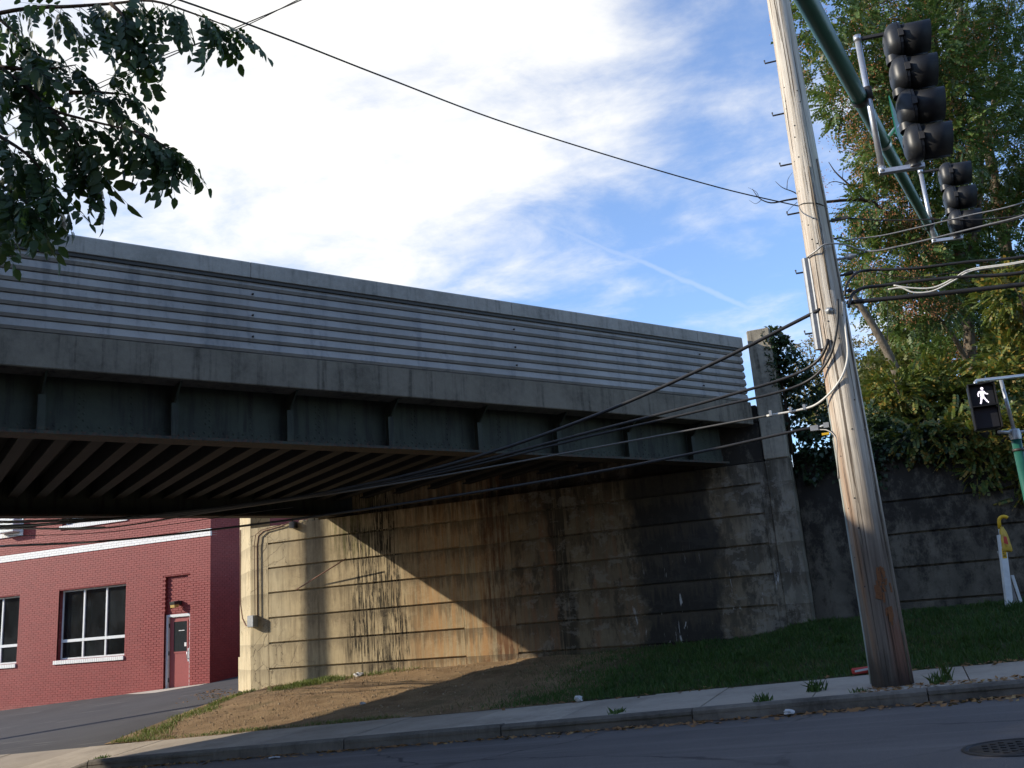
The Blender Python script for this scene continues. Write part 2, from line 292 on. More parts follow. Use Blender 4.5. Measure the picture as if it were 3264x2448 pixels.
def soil(n):
    p = n.pos(); X, Y = n.xyz(p)[0], n.xyz(p)[1]; a = n.noise(p, 1.6, 6, 0.65); b = n.noise(p, 30, 4, 0.7); c = n.vor(p, 42)
    col = n.mix(n.mr(a, 0.35, 0.7), (0.33, 0.222, 0.120, 1), (0.21, 0.132, 0.070, 1)); col = n.mix(n.mr(b, 0.5, 0.75, 0, 0.6), col, (0.40, 0.30, 0.18, 1))
    col = n.mix(n.mr(c, 0.22, 0.08, 0, 0.5), col, (0.45, 0.37, 0.26, 1))
    g = n.mr(n.m('ADD', X, n.m('MULTIPLY', n.m('SUBTRACT', n.noise(p, 0.7, 4), 0.5), 2.2)), -5.6, -4.2, 0, 1)
    g2 = n.mr(n.noise(n.addv(p, (4, 4, 0)), 1.1, 3), 0.56, 0.66, 0, 0.35)
    col = n.mix(n.m('MAXIMUM', g, g2), col, n.mix(a, (0.035, 0.05, 0.016, 1), (0.07, 0.06, 0.03, 1)))
    return dict(c=col, r=0.95, s=0.15, n=n.bump(n.m('ADD', b, c), 0.8, 0.03))
mat('soil', soil)
def corr(n):
    p = n.pos(); a = n.noise(p, 0.8, 6, 0.65); b = n.noise(p, 22, 4, 0.65); s = n.noise(n.sc(p, (4, 4, 0.5)), 1.5, 5, 0.65)
    col = n.mix(n.mr(a, 0.35, 0.7), (0.34, 0.312, 0.282, 1), (0.25, 0.232, 0.213, 1)); col = n.mix(n.mr(s, 0.48, 0.72, 0, 0.75), col, (0.15, 0.145, 0.145, 1)); col = n.mix(n.m('MULTIPLY', n.mr(n.noise(p, 5.5, 6, 0.7), 0.56, 0.72), 0.45), col, (0.14, 0.115, 0.09, 1))
    col = n.mix(n.mr(b, 0.6, 0.8, 0, 0.35), col, (0.22, 0.20, 0.18, 1)); col = n.mix(n.m('MULTIPLY', n.rnd(), 0.25), col, (0.28, 0.28, 0.28, 1))
    return dict(c=col, r=n.mr(a, 0.3, 0.7, 0.5, 0.7), m=0.15, s=0.4, n=n.bump(b, 0.15, 0.004))
mat('corrugated_metal', corr)
mat('parapet_cap', concrete((0.34, 0.315, 0.28, 1), (0.21, 0.195, 0.17, 1), 0.8, 0.6))
def steel(n):
    p = n.pos(); a = n.noise(p, 2.2, 6, 0.65); b = n.noise(p, 26, 4, 0.65); z = n.xyz(p)[2]; s = n.noise(n.sc(p, (6, 6, 0.6)), 1.5, 5, 0.6)
    col = n.mix(n.mr(a, 0.35, 0.7), (0.042, 0.050, 0.036, 1), (0.028, 0.032, 0.024, 1)); col = n.mix(n.mr(s, 0.46, 0.68, 0, 0.85), col, (0.014, 0.014, 0.012, 1))
    ru = n.m('ADD', n.mr(z, 3.99, 3.80, 0, 0.18), b); col = n.mix(n.mr(ru, 0.64, 0.76, 0, 0.7), col, (0.085, 0.04, 0.026, 1))
    return dict(c=col, r=0.7, s=0.35, n=n.bump(b, 0.3, 0.006))
mat('girder_paint', steel)
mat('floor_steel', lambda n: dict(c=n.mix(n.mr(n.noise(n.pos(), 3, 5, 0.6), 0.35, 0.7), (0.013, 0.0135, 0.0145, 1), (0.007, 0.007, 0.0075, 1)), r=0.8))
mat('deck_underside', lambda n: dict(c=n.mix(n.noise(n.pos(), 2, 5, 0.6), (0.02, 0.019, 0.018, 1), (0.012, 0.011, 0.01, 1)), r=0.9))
def brickm(n):
    p = n.pos(); a = n.noise(p, 0.6, 5, 0.6); b = n.noise(p, 40, 3, 0.6); i = n.isl(); o = n.rnd(); q = n.m('FRACT', n.m('ADD', i, o))
    col = n.mix(n.mr(q, 0, 1, 0, 0.6, 'LINEAR'), (0.255, 0.034, 0.031, 1), (0.195, 0.025, 0.024, 1)); col = n.mix(n.mr(a, 0.5, 0.75, 0, 0.35), col, (0.30, 0.065, 0.055, 1))
    lo = n.mr(n.m('ADD', n.xyz(p)[2], n.m('MULTIPLY', a, 0.8)), 0.35, -0.1, 0, 0.35); col = n.mix(lo, col, (0.32, 0.16, 0.13, 1))
    return dict(c=col, r=0.62, s=0.4, n=n.bump(b, 0.25, 0.004))
mat('red_brick', brickm)
mat('red_mortar', lambda n: dict(c=n.mix(n.mr(n.noise(n.sc(n.pos(), (1.5, 1.5, 9)), 6, 4, 0.7), 0.56, 0.70, 0, 0.7), (0.19, 0.030, 0.029, 1), (0.55, 0.33, 0.30, 1)), r=0.85))
def wb(n):
    b = n.noise(n.pos(), 9, 5, 0.65); return dict(c=n.mix(n.mr(b, 0.45, 0.75, 0, 0.45), (0.80, 0.79, 0.76, 1), (0.58, 0.57, 0.54, 1)), r=0.6)
mat('white_paint', wb)
mat('white_mortar', lambda n: dict(c=(0.5, 0.49, 0.47, 1), r=0.8))
def flat(c, r=0.6, m=0.0, s=0.4, var=0.25, sc=14, coat=None):
    def f(n):
        q = n.noise(n.obj(), sc, 4, 0.6); d = dict(c=n.mix(n.mr(q, 0.4, 0.75, 0, var), c, tuple(x * 0.5 for x in c[:3]) + (1,)), r=r, m=m, s=s, n=n.bump(q, 0.08, 0.004))
        if coat: d['coat'] = coat
        return d
    return f
mat('white_frame', flat((0.72, 0.73, 0.72, 1), 0.4, 0.0, var=0.2))
mat('red_door', flat((0.30, 0.062, 0.058, 1), 0.45))
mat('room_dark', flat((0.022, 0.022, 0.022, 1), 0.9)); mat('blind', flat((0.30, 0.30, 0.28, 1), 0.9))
mat('pink_card', flat((0.55, 0.12, 0.22, 1), 0.8)); mat('orange_card', flat((0.65, 0.28, 0.06, 1), 0.8)); mat('teal_print', flat((0.10, 0.32, 0.28, 1), 0.8)); mat('white_card', flat((0.75, 0.75, 0.72, 1), 0.8))
mat('glass', lambda n: dict(c=n.mix(n.mr(n.noise(n.sc(n.pos(), (1, 1, 0.6)), 1.3, 4, 0.6), 0.4, 0.7), (0.012, 0.014, 0.014, 1), (0.045, 0.05, 0.05, 1)), r=0.06, s=0.6, glass=0.5))
mat('glass_dark', flat((0.03, 0.035, 0.036, 1), 0.12, 0, 0.6)); mat('guard_grey', flat((0.30, 0.31, 0.32, 1), 0.5, 0.3, var=0.4)); mat('grey_metal', flat((0.42, 0.43, 0.43, 1), 0.42, 0.6, var=0.4)); mat('dark_metal', flat((0.06, 0.055, 0.05, 1), 0.55, 0.5)); mat('galvanised', flat((0.55, 0.56, 0.57, 1), 0.35, 0.75, var=0.35, sc=30))
mat('rust', flat((0.16, 0.08, 0.05, 1), 0.8)); mat('lamp_glass', flat((0.62, 0.42, 0.14, 1), 0.3, coat=0.3))
mat('signal_black', flat((0.015, 0.016, 0.018, 1), 0.42, 0.0, 0.4, 0.5, 9)); mat('visor_black', flat((0.011, 0.0115, 0.013, 1), 0.55, 0, 0.3)); mat('lens_dark', flat((0.05, 0.02, 0.015, 1), 0.2, coat=0.5))
mat('arm_green', flat((0.014, 0.095, 0.066, 1), 0.42, 0.0, 0.45, 0.4, 5)); mat('sign_green', flat((0.02, 0.17, 0.10, 1), 0.4)); mat('blue_metal', flat((0.05, 0.09, 0.25, 1), 0.4))
mat('walk_lamp', lambda n: dict(c=(0.9, 0.88, 1, 1), r=0.5, e=(1.0, 0.90, 1.0, 1), es=1.25)); mat('lens_black', flat((0.02, 0.021, 0.025, 1), 0.35))
mat('cable_black', flat((0.022, 0.021, 0.021, 1), 0.5)); mat('cable_grey', flat((0.33, 0.32, 0.30, 1), 0.45, 0.4)); mat('cable_pale_shaded', flat((0.12, 0.115, 0.105, 1), 0.5, 0.2)); mat('wire_cover', flat((0.26, 0.29, 0.27, 1), 0.6)); mat('cable_white', flat((0.66, 0.64, 0.58, 1), 0.5)); mat('yellow_plastic', flat((0.70, 0.42, 0.02, 1), 0.45)); mat('white_plastic', flat((0.70, 0.72, 0.72, 1), 0.5, var=0.3, sc=6))
mat('bag_yellow', flat((0.60, 0.40, 0.06, 1), 0.4, var=0.6)); mat('red_print', flat((0.50, 0.06, 0.04, 1), 0.5)); mat('black_print', flat((0.02, 0.02, 0.02, 1), 0.6)); mat('cast_iron', flat((0.035, 0.033, 0.033, 1), 0.6, 0.5, var=0.5))
mat('litter_white', flat((0.50, 0.49, 0.48, 1), 0.8, var=0.5)); mat('litter_red', flat((0.50, 0.05, 0.04, 1), 0.4))
def wood(n):
    p = n.obj(); z = n.xyz(p)[2]; g = n.noise(n.sc(p, (30, 30, 0.55)), 1.0, 7, 0.7, 0.2); cr = n.noise(n.sc(p, (46, 46, 0.42)), 1.0, 4, 0.6, 0.3); a = n.noise(n.sc(p, (3, 3, 0.8)), 1.3, 5, 0.6)
    col = n.mix(n.mr(g, 0.32, 0.7), (0.64, 0.585, 0.50, 1), (0.40, 0.345, 0.275, 1))
    low = n.mr(n.m('ADD', z, n.m('MULTIPLY', a, 1.6)), 3.9, 1.9); col = n.mix(n.m('MULTIPLY', low, 0.93), col, n.mix(n.mr(g, 0.3, 0.7), (0.17, 0.135, 0.105, 1), (0.085, 0.063, 0.048, 1)))  # lower stretch painted darker to deepen the shade on it
    o = n.m('MULTIPLY', n.mr(n.xyz(p)[0], -0.02, -0.17), n.mr(n.noise(n.sc(p, (6, 6, 0.35)), 1, 5, 0.6), 0.42, 0.56)); col = n.mix(n.m('MULTIPLY', o, n.mr(z, 5.3, 4.2, 0.2, 0.6)), col, (0.27, 0.135, 0.065, 1))
    ro = n.m('MULTIPLY', n.mr(z, 1.1, 0.5), n.m('MULTIPLY', n.mr(n.xyz(p)[0], 0.0, 0.1), n.mr(a, 0.42, 0.56))); col = n.mix(n.m('MULTIPLY', ro, 0.6), col, (0.20, 0.07, 0.035, 1))
    foot_dark = n.m('MULTIPLY', n.mr(n.m('ADD', z, n.m('MULTIPLY', a, 0.9)), 1.0, 0.45), 0.85); col = n.mix(foot_dark, col, (0.03, 0.026, 0.022, 1))  # darker again towards the foot
    cm = n.mr(cr, 0.575, 0.63); col = n.mix(n.m('MULTIPLY', cm, 0.85), col, (0.07, 0.05, 0.035, 1))
    return dict(c=col, r=0.85, s=0.2, n=n.bump(n.m('SUBTRACT', g, n.m('MULTIPLY', cm, 1.6)), 0.9, 0.016))
mat('pole_wood', wood); mat('splintered_wood', flat((0.20, 0.085, 0.035, 1), 0.95, var=0.9, sc=60))
def bark(c):
    return lambda n: dict(c=n.mix(n.mr(n.noise(n.sc(n.pos(), (9, 9, 2)), 2, 6, 0.7), 0.35, 0.7), c, tuple(q * 0.4 for q in c[:3]) + (1,)), r=0.9, s=0.15, n=n.bump(n.noise(n.sc(n.pos(), (14, 14, 3)), 3, 5, 0.7), 0.6, 0.02))
mat('bark_grey', bark((0.20, 0.165, 0.125, 1))); mat('bark_dark', bark((0.085, 0.06, 0.045, 1)))
def leafm(a, b, c=None, tr=0.3, rough=0.5, cw=0.9):
    def f(n):
        i = n.isl(); p = n.pos(); big = n.noise(p, 0.7, 3, 0.5)
        col = n.mix(i, a, b)
        if c: col = n.mix(n.mr(n.m('ADD', n.m('MULTIPLY', big, 0.7), n.m('MULTIPLY', n.m('FRACT', n.m('MULTIPLY', i, 17.3)), 0.5)), cw - 0.22, cw, 0, 0.8), col, c)
        return dict(c=col, r=rough, s=0.4, tr=tr, tc=n.mix(0.5, col, (0.16, 0.22, 0.02, 1)))
    return f
mat('leaf_ailanthus', leafm((0.045, 0.092, 0.028, 1), (0.105, 0.165, 0.042, 1), (0.24, 0.15, 0.045, 1), 0.32, 0.45, 0.95))
mat('leaf_shrub', leafm((0.055, 0.095, 0.022, 1), (0.14, 0.16, 0.03, 1), (0.34, 0.19, 0.03, 1), 0.28, 0.5, 0.86))
mat('leaf_pale', leafm((0.26, 0.21, 0.10, 1), (0.17, 0.16, 0.06, 1), (0.34, 0.17, 0.06, 1), 0.3)); mat('leaf_far', leafm((0.085, 0.10, 0.028, 1), (0.15, 0.155, 0.04, 1), None, 0.25))
mat('leaf_ivy', leafm((0.014, 0.032, 0.014, 1), (0.03, 0.055, 0.02, 1), None, 0.12, 0.45)); mat('seed_brown', leafm((0.36, 0.145, 0.055, 1), (0.26, 0.095, 0.04, 1), (0.42, 0.22, 0.09, 1), 0.15, 0.7))
def leafnear(n):
    i = n.rnd(); p = n.obj(); q = n.noise(p, 18, 3, 0.5); col = n.mix(i, (0.024, 0.048, 0.018, 1), (0.042, 0.075, 0.022, 1)); col = n.mix(n.mr(q, 0.4, 0.7, 0, 0.4), col, (0.055, 0.09, 0.025, 1))
    return dict(c=col, r=0.5, s=0.35, tr=0.14, tc=(0.10, 0.20, 0.02, 1))
mat('leaf_near', leafnear)
mat('grass', leafm((0.028, 0.078, 0.014, 1), (0.072, 0.145, 0.026, 1), (0.13, 0.13, 0.045, 1), 0.25, 0.6, 0.95)); mat('grass_dry', leafm((0.16, 0.13, 0.06, 1), (0.10, 0.095, 0.035, 1), None, 0.1, 0.8)); mat('grass_sunny', leafm((0.095, 0.135, 0.03, 1), (0.15, 0.17, 0.045, 1), (0.24, 0.21, 0.09, 1), 0.25, 0.6))  # grass_sunny repeats grass with the sunlight put into its colour
mat('dead_leaf', leafm((0.30, 0.15, 0.055, 1), (0.20, 0.10, 0.04, 1), (0.38, 0.25, 0.10, 1), 0.1, 0.8)); mat('pebble', leafm((0.34, 0.25, 0.15, 1), (0.20, 0.13, 0.07, 1), (0.50, 0.42, 0.31, 1), 0.0, 0.9, 1.0))

# ================================================================== GROUND
def lerp(a, b, t): return a + (b - a) * t
def cl01(t): return max(0.0, min(1.0, t))
def interp(x, pts):
    if x <= pts[0][0]: return pts[0][1]
    for (a, b), (c, d) in zip(pts, pts[1:]):
        if x <= c: return lerp(b, d, (x - a) / (c - a))
    return pts[-1][1]
def clampx(x): return max(-45.0, min(45.0, x))
def road_z(x, y=0): return 0.12 + 0.045 * clampx(x) - 0.012 * max(0, min(1, abs(y - 4) / 7 - 0.5))
KERB_Y0, KERB_Y1, WALK_Y1 = 10.52, 10.68, 12.5
def kerb_drop(x): return cl01((-11.15 - x) / 0.5)                       # kerb sinks into the driveway on the left
def kerb_top(x): return road_z(x) + lerp(0.13, 0.015, kerb_drop(x))
def walk_z(x, y): return lerp(kerb_top(x) - 0.006, 0.29 + 0.045 * clampx(x), cl01((y - KERB_Y1) / (WALK_Y1 - KERB_Y1)))
def lot_z(x, y): return 0.06 + 0.056 * (max(x, -45) + 20.5) + 0.077 * (min(y, 26) - 22.5)
WB = [(-14.9, 0.0), (-13.7, 0.2), (-11, 0.36), (-7.7, 0.46), (-3.2, 0.56), (-1.85, 0.76), (0.85, 0.86), (8, 1.1)]
def xl(y): return lerp(-12.9, -14.9, cl01((y - 12.5) / 5.5))
def bump_n(x, y): return 0.02 * math.sin(3.1 * x + 1.3 * y) * math.sin(2.3 * y - 0.7 * x) + 0.012 * math.sin(7.3 * x) * math.sin(6.1 * y + x)
def bank_z(x, y):
    t = cl01((y - WALK_Y1) / 5.5); s = t * t * (3 - 2 * t) * 0.35 + t * 0.65
    z = lerp(walk_z(x, WALK_Y1), interp(x, WB), s)
    e = cl01((x - xl(y)) / 1.3); e = e * e * (3 - 2 * e)
    return lerp(lot_z(x, y) + 0.012, z, e) + bump_n(x, y) * min(1, t * 5) * e
def grid(name, xs, ys, fz, material, kind='structure', fx=None):
    mb = MB(); nx = len(xs)
    mb.add([((fx(x, y) if fx else x), y, fz(fx(x, y) if fx else x, y)) for y in ys for x in xs],
           [(j * nx + i, j * nx + i + 1, (j + 1) * nx + i + 1, (j + 1) * nx + i) for j in range(len(ys) - 1) for i in range(nx - 1)], True)
    return tag(mb.build(name, material, normals=False), kind=kind)
fr = lambda a, b, k: [a + (b - a) * i / k for i in range(k + 1)]
def ground_z(x, y):
    if y < KERB_Y0 + 0.1: z = road_z(x, y)
    elif y < WALK_Y1: z = road_z(x, y)
    elif x < xl(y): z = lot_z(x, y)
    else: z = min(bank_z(x, min(y, 18)), walk_z(x, 12.5))
    return z - 0.25
tag(grid('ground', [-900, -300, -100] + fr(-45, 45, 60) + [100, 300, 900], [-900, -300, -100, -40] + fr(-12, 45, 60) + [100, 300, 900], ground_z, 'soil'))
grid('road', fr(-45, 45, 90), fr(-4.2, KERB_Y0 + 0.02, 12), road_z, 'asphalt')
grid('parking_lot', fr(0, 1, 24), fr(WALK_Y1 - 0.02, 34, 30), lambda x, y: lot_z(x, y), 'lot_asphalt', fx=lambda t, y: lerp(-45, xl(y) + 0.35, t) if y < 18.2 else lerp(-45, -14.6, t))
grid('embankment', fr(0, 1, 120), fr(WALK_Y1, 18.6, 50), bank_z, 'soil', fx=lambda t, y: lerp(xl(y), 9, t))
# kerb and pavement, stone by stone
kerb = tag(empty('kerb', (-3, KERB_Y0, 0)), kind='structure'); x = -11.75; random.seed(3)
while x < 8:
    L = 0.6 if x < -11.2 else random.uniform(2.0, 2.6); mb = MB(); xs = fr(x + 0.006, x + L - 0.006, 4); j = random.uniform(-.008, .008); dz = random.uniform(-.006, .006)
    vs = []
    for q in xs:
        t = kerb_top(q) + dz; vs += [(q, KERB_Y0 + j, road_z(q) - 0.15), (q, KERB_Y0 + j + 0.012, t - 0.025), (q, KERB_Y0 + j + 0.04, t), (q, KERB_Y1 - 0.008, t + 0.002), (q, KERB_Y1 - 0.008, t - 0.2)]
    mb.add(vs, [(i * 5 + k, i * 5 + (k + 1) % 5, (i + 1) * 5 + (k + 1) % 5, (i + 1) * 5 + k) for i in range(4) for k in range(5)] + [(4, 3, 2, 1, 0), (20, 21, 22, 23, 24)])
    mb.build('kerb_stone', 'concrete_kerb', kerb); x += L
walk = tag(empty('sidewalk', (-3, 11.5, 0)), kind='structure')
joints = [-20.5, -18.6, -16.8, -15.0, -13.2, -11.6, -10.0, -8.5, -7.0, -5.55, -4.1, -3.35, -2.4, -1.2, 0.35, 1.9, 3.4, 5.0, 6.6, 8.2]
for a, b in zip(joints, joints[1:]):
    mb = MB(); xs = fr(a + 0.007, b - 0.007, 5); ys = fr(KERB_Y1 if a > -12 else KERB_Y0 - 0.1, WALK_Y1 - 0.012, 4); dz = random.uniform(-.006, .006); k = len(xs)
    mb.add([(q, y, walk_z(q, max(y, KERB_Y1)) + dz) for y in ys for q in xs], [(j * k + i, j * k + i + 1, (j + 1) * k + i + 1, (j + 1) * k + i) for j in range(4) for i in range(5)], True)
    rim = [(xs[i], ys[0]) for i in range(k)] + [(xs[-1], ys[j]) for j in range(1, 5)] + [(xs[i], ys[-1]) for i in range(k - 2, -1, -1)] + [(xs[0], ys[j]) for j in range(3, 0, -1)]
    top = [(p, q, walk_z(p, max(q, KERB_Y1)) + dz) for p, q in rim]; R = len(rim)
    mb.add(top + [(p, q, z - 0.1) for p, q, z in top], [(i, R + i, R + (i + 1) % R, (i + 1) % R) for i in range(R)])
    mb.build('paving_slab', 'concrete_walk', walk, normals=False)
grid('bedding', fr(-20.5, 8.2, 40), fr(KERB_Y0, WALK_Y1, 3), lambda x, y: walk_z(x, max(y, KERB_Y1)) - 0.05, 'soil')
# earth fill behind the walls
tag(MB().prism([(-14.7, 19.6), (-14.1, 18.5), (-1.9, 18.5), (-1.9, 19.0), (30, 19.0), (30, 60), (-14.7, 60)], -1, 3.72).build('earth_fill', 'soil'), kind='structure')
grid('hillside', fr(-1.9, 40, 20), fr(18.95, 60, 20), lambda x, y: 3.74 + 0.10 * (y - 19), 'soil')

# ================================================================== ABUTMENT
YA = 18.0
ab = thing('bridge_abutment', (-8, YA, 0.3), 'stained concrete bridge abutment with horizontal grooves under the bridge', 'abutment')
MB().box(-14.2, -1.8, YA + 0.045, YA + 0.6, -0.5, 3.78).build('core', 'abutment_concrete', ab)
MB().box(-12.35, -2.35, YA + 0.38, YA + 0.9, 3.785, 4.47).build('back_wall', 'abutment_concrete', ab)
GZ = [0.575, 1.135, 1.69, 2.25, 2.81, 3.375]; GW = 0.035
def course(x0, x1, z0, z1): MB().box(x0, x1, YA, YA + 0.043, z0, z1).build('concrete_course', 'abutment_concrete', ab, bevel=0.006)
for (x0, x1) in ((-13.7, -8.75), (-7.58, -2.38)):
    e = [-0.4] + GZ + [3.78]
    for a, b in zip(e, e[1:]): course(x0, x1, a + (GW / 2 if a > 0 else 0), b - (GW / 2 if b < 3.7 else 0))
MB().box(-2.378, -2.243, YA - 0.0015, YA + 0.043, -0.5, 3.78).build('pilaster_strip', 'abutment_concrete', ab, bevel=0.006)
MB().box(-2.24, -1.80, YA - 0.03, YA + 0.043, -0.5, 3.795).build('pilaster_strip', 'abutment_concrete', ab, bevel=0.012)
for (x0, x1) in ((-14.2, -13.702), (-8.748, -7.582)):
    MB().box(x0, x1, YA - 0.0015, YA + 0.043, -0.5, 3.78).build('pilaster_strip', 'abutment_concrete', ab, bevel=0.006)
# broken ledge at the sunny end of the bridge seat
mb = MB(); random.seed(5)
for (a, b, h) in ((-12.85, -12.6, 3.83), (-12.6, -12.42, 3.88), (-12.41, -12.3, 4.02)): mb.box(a, b - 0.004, YA + 0.02, YA + 0.36, 3.782, h)
mb.build('broken_ledge', 'abutment_concrete', ab, bevel=0.01)
# wing turning back at the left end, rising to full height
w0, w1 = Vector((-14.203, YA - 0.001)), Vector((-15.45, 19.12)); wd = (w1 - w0).normalized(); wn = Vector((-wd.y, wd.x)); wn = -wn if wn.y > 0 else wn
pr = lambda a, b: [tuple(w0 + wd * a), tuple(w0 + wd * b), tuple(w0 + wd * b - wn * 0.5), tuple(w0 + wd * a - wn * 0.3 + Vector((0.12, 0.1)))]
MB().prism(pr(0, 1.5), -0.6, 4.6).build('wing_wall', 'abutment_concrete', ab, bevel=0.01)
MB().prism([tuple(w0 + wd * 0.9 + wn * 0.003), tuple(w0 + wd * 1.72 + wn * 0.003), tuple(w0 + wd * 1.72 - wn * 0.4), tuple(w0 + wd * 1.51 - wn * 0.4), tuple(w0 + wd * 1.51), tuple(w0 + wd * 0.9)], -0.6, 0.86).build('wing_footing', 'abutment_concrete', ab)
# end pilaster beside the parapet
MB().box(-2.24, -1.80, YA - 0.05, YA + 0.62, 3.80, 6.36).build('end_pilaster', 'concrete_pier', ab, bevel=0.02)
MB().box(-3.6, -2.26, YA + 0.06, YA + 0.55, 3.785, 4.555).box(-2.895, -2.262, YA + 0.062, YA + 0.548, 4.5555, 4.90).build('cheek_block', 'wing_concrete', ab, bevel=0.02)
# ---- retaining wall to the right
rw = thing('retaining_wall', (1, 18.6, 0.8), 'dark mottled concrete retaining wall behind the grass and utility pole', 'wall')
MB().box(-1.795, 9, 18.65, 19.0, 0.2, 3.95).build('core', 'wing_concrete', rw)
MB().box(-1.795, -0.9, 18.6, 18.648, 0.2, 3.95).build('pilaster_strip', 'wing_concrete', rw, bevel=0.006)
e = [0.2, 1.02, 1.62, 2.22, 2.82, 3.95]
for a, b in zip(e, e[1:]): MB().box(-0.898, 9, 18.6, 18.648, a + (0.018 if a > .5 else 0), b - (0.018 if b < 3.9 else 0)).build('concrete_course', 'wing_concrete', rw, bevel=0.006)

# ================================================================== BRIDGE SPAN
SK = math.radians(33); U = Vector((-math.sin(SK), -math.cos(SK), 0)); NO = Vector((math.cos(SK), -math.sin(SK), 0)); O0 = Vector((-2.33, 18, 0)); DECK = 8.45; LEN = 27.0
def fp(s, off, z): return O0 + U * s + NO * off + Vector((0, 0, z))
br = thing('girder_bridge', tuple(fp(9, -4, 4.5)), 'steel girder bridge with corrugated metal parapet crossing above the street', 'bridge')
p0, p1, p2, p3 = fp(0.05, 0, 0), fp(LEN, 0, 0), fp(LEN, -DECK, 0), fp(-0.4, -DECK, 0)
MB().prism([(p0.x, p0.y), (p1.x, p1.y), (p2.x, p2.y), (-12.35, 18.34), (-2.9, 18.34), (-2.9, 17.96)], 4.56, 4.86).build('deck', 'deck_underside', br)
ss = [0.05, 15.5, LEN]
for a, b in zip(ss, ss[1:]):
    mb = MB(); mb.extr([(0.03, 4.50), (-0.35, 4.50), (-0.35, 4.94), (0.03, 4.94)], lambda t, o, z: fp(t, o, z), a + 0.003, b - 0.003); mb.build('concrete_edge_beam', 'concrete_band', br, bevel=0.012)
# corrugated sheets
PZ0, PITCHZ, NR = 4.93, 0.151, 7
def corr_mesh(L):
    prof = []
    for k in range(NR):
        z = PZ0 + k * PITCHZ; prof += [(0.006, z), (-0.026, z + 0.002), (-0.026, z + 0.017), (0.008, z + 0.019), (0.036, z + 0.055), (0.032, z + 0.072), (0.010, z + 0.148)]
    prof.append((0.0, PZ0 + NR * PITCHZ)); m = len(prof); mb = MB()
    back = [(-0.012, prof[-1][1]), (-0.012, PZ0)]
    vs = [fp(0, o, z) - O0 for o, z in prof] + [fp(L, o, z) - O0 for o, z in prof]
    fs = [(i, i + 1, m + i + 1, m + i) for i in range(m - 1)]; mb.add(vs, fs)
    return mb.mesh('corrugated_sheet', normals=False)
seams = [0.12, 1.35, 5.55, 9.85, 14.2, 18.5, 22.8, LEN]
for i, (a, b) in enumerate(zip(seams, seams[1:])):
    o = finish(corr_mesh(b - a + 0.06 if i else b - a), 'corrugated_sheet', None, br); o.data.materials.append(MATS['corrugated_metal'])
    o.matrix_parent_inverse = Matrix.Translation(-br.location); q = fp(a - (0.06 if i else 0), 0.012 + (0.004 if i % 2 else 0), 0); o.location = q
    if b < 12 and b > 0.5:
        mb = MB()
        for k in range(1, NR, 2): c = fp(b - 0.04, 0.07, PZ0 + (k + 0.55) * PITCHZ); mb.lathe(c - NO * 0.03, NO, [(0, 0.016), (0.028, 0.014), (0.034, 0.0)], 8)
        mb.build('bolt', 'dark_metal', br)
for i, (a, b) in enumerate(zip(seams, seams[1:])):
    mb = MB(); mb.extr([(0.095, 5.99), (0.095, 6.20), (0.07, 6.225), (-0.20, 6.225), (-0.20, 5.99)], lambda t, o, z: fp(t, o, z), a + 0.002, b - 0.002); mb.build('parapet_cap', 'parapet_cap', br, bevel=0.006)
mb = MB(); mb.extr([(-0.03, 4.945), (-0.16, 4.945), (-0.16, 5.985), (-0.03, 5.985)], lambda t, o, z: fp(t, o, z), 0.15, LEN); mb.build('parapet_backing', 'concrete_band', br)
mb = MB(); mb.extr([(0.07, 5.945), (0.07, 5.985), (0.0, 5.985), (0.0, 5.945)], lambda t, o, z: fp(t, o, z), 0.12, LEN); mb.build('cap_trim', 'dark_metal', br)
# far parapet
mb = MB(); mb.extr([(-DECK, 4.50), (-DECK + 0.3, 4.50), (-DECK + 0.3, 6.2), (-DECK, 6.2)], lambda t, o, z: fp(t, o, z), 0.2, LEN); mb.build('far_parapet', 'concrete_band', br)
# girders
def girder(off, s0, name):
    web = MB(); web.extr([(off, 3.84), (off - 0.025, 3.84), (off - 0.025, 4.56), (off, 4.56)], lambda t, o, z: fp(t, o, z), s0, LEN); w = web.build(name, 'girder_paint', br)
    f = MB(); f.extr([(off + 0.17, 3.80), (off - 0.19, 3.80), (off - 0.19, 3.838), (off + 0.17, 3.838)], lambda t, o, z: fp(t, o, z), s0, LEN); f.build('bottom_flange', 'girder_paint', br)
    g = MB(); g.extr([(off + 0.018, 3.8385), (off + 0.002, 3.8385), (off + 0.002, 3.97), (off + 0.018, 3.97)], lambda t, o, z: fp(t, o, z), s0, LEN); g.build('flange_angle', 'girder_paint', br)
    return w
GO = -0.52
girder(GO, 0.45, 'girder_web'); girder(-DECK + 0.45, 0.1, 'girder_web')
st0 = 1.35; stf = [st0 + 1.56 * k for k in range(10)]
sm = MB().extr([(GO + 0.019, 3.84), (GO + 0.17, 3.84), (GO + 0.17, 4.28), (-0.06, 4.50), (GO + 0.019, 4.50)], lambda t, o, z: fp(t, o, z) - O0, -0.012, 0.012)
sm.extr([(GO + 0.155, 3.84), (GO + 0.172, 3.84), (GO + 0.172, 4.28), (GO + 0.155, 4.28)], lambda t, o, z: fp(t, o, z) - O0, -0.045, 0.045); sme = sm.mesh('stiffener'); sme.materials.append(MATS['girder_paint'])
for s in stf:
    o = finish(sme, 'stiffener', None, br); o.location = fp(s, 0, 0)
rv = []
for s in np.arange(0.6, 16.5, 0.13): rv += [(s, 3.885), (s + 0.065, 3.935)]
for s in stf:
    for z in np.arange(4.02, 4.5, 0.085): rv += [(s - 0.5, z), (s + 0.5, z), (s - 0.53 + 0.08, z + 0.04)]
rr = 0.021; R3 = [[NO.x, U.x, 0], [NO.y, U.y, 0], [0, 0, 1]]
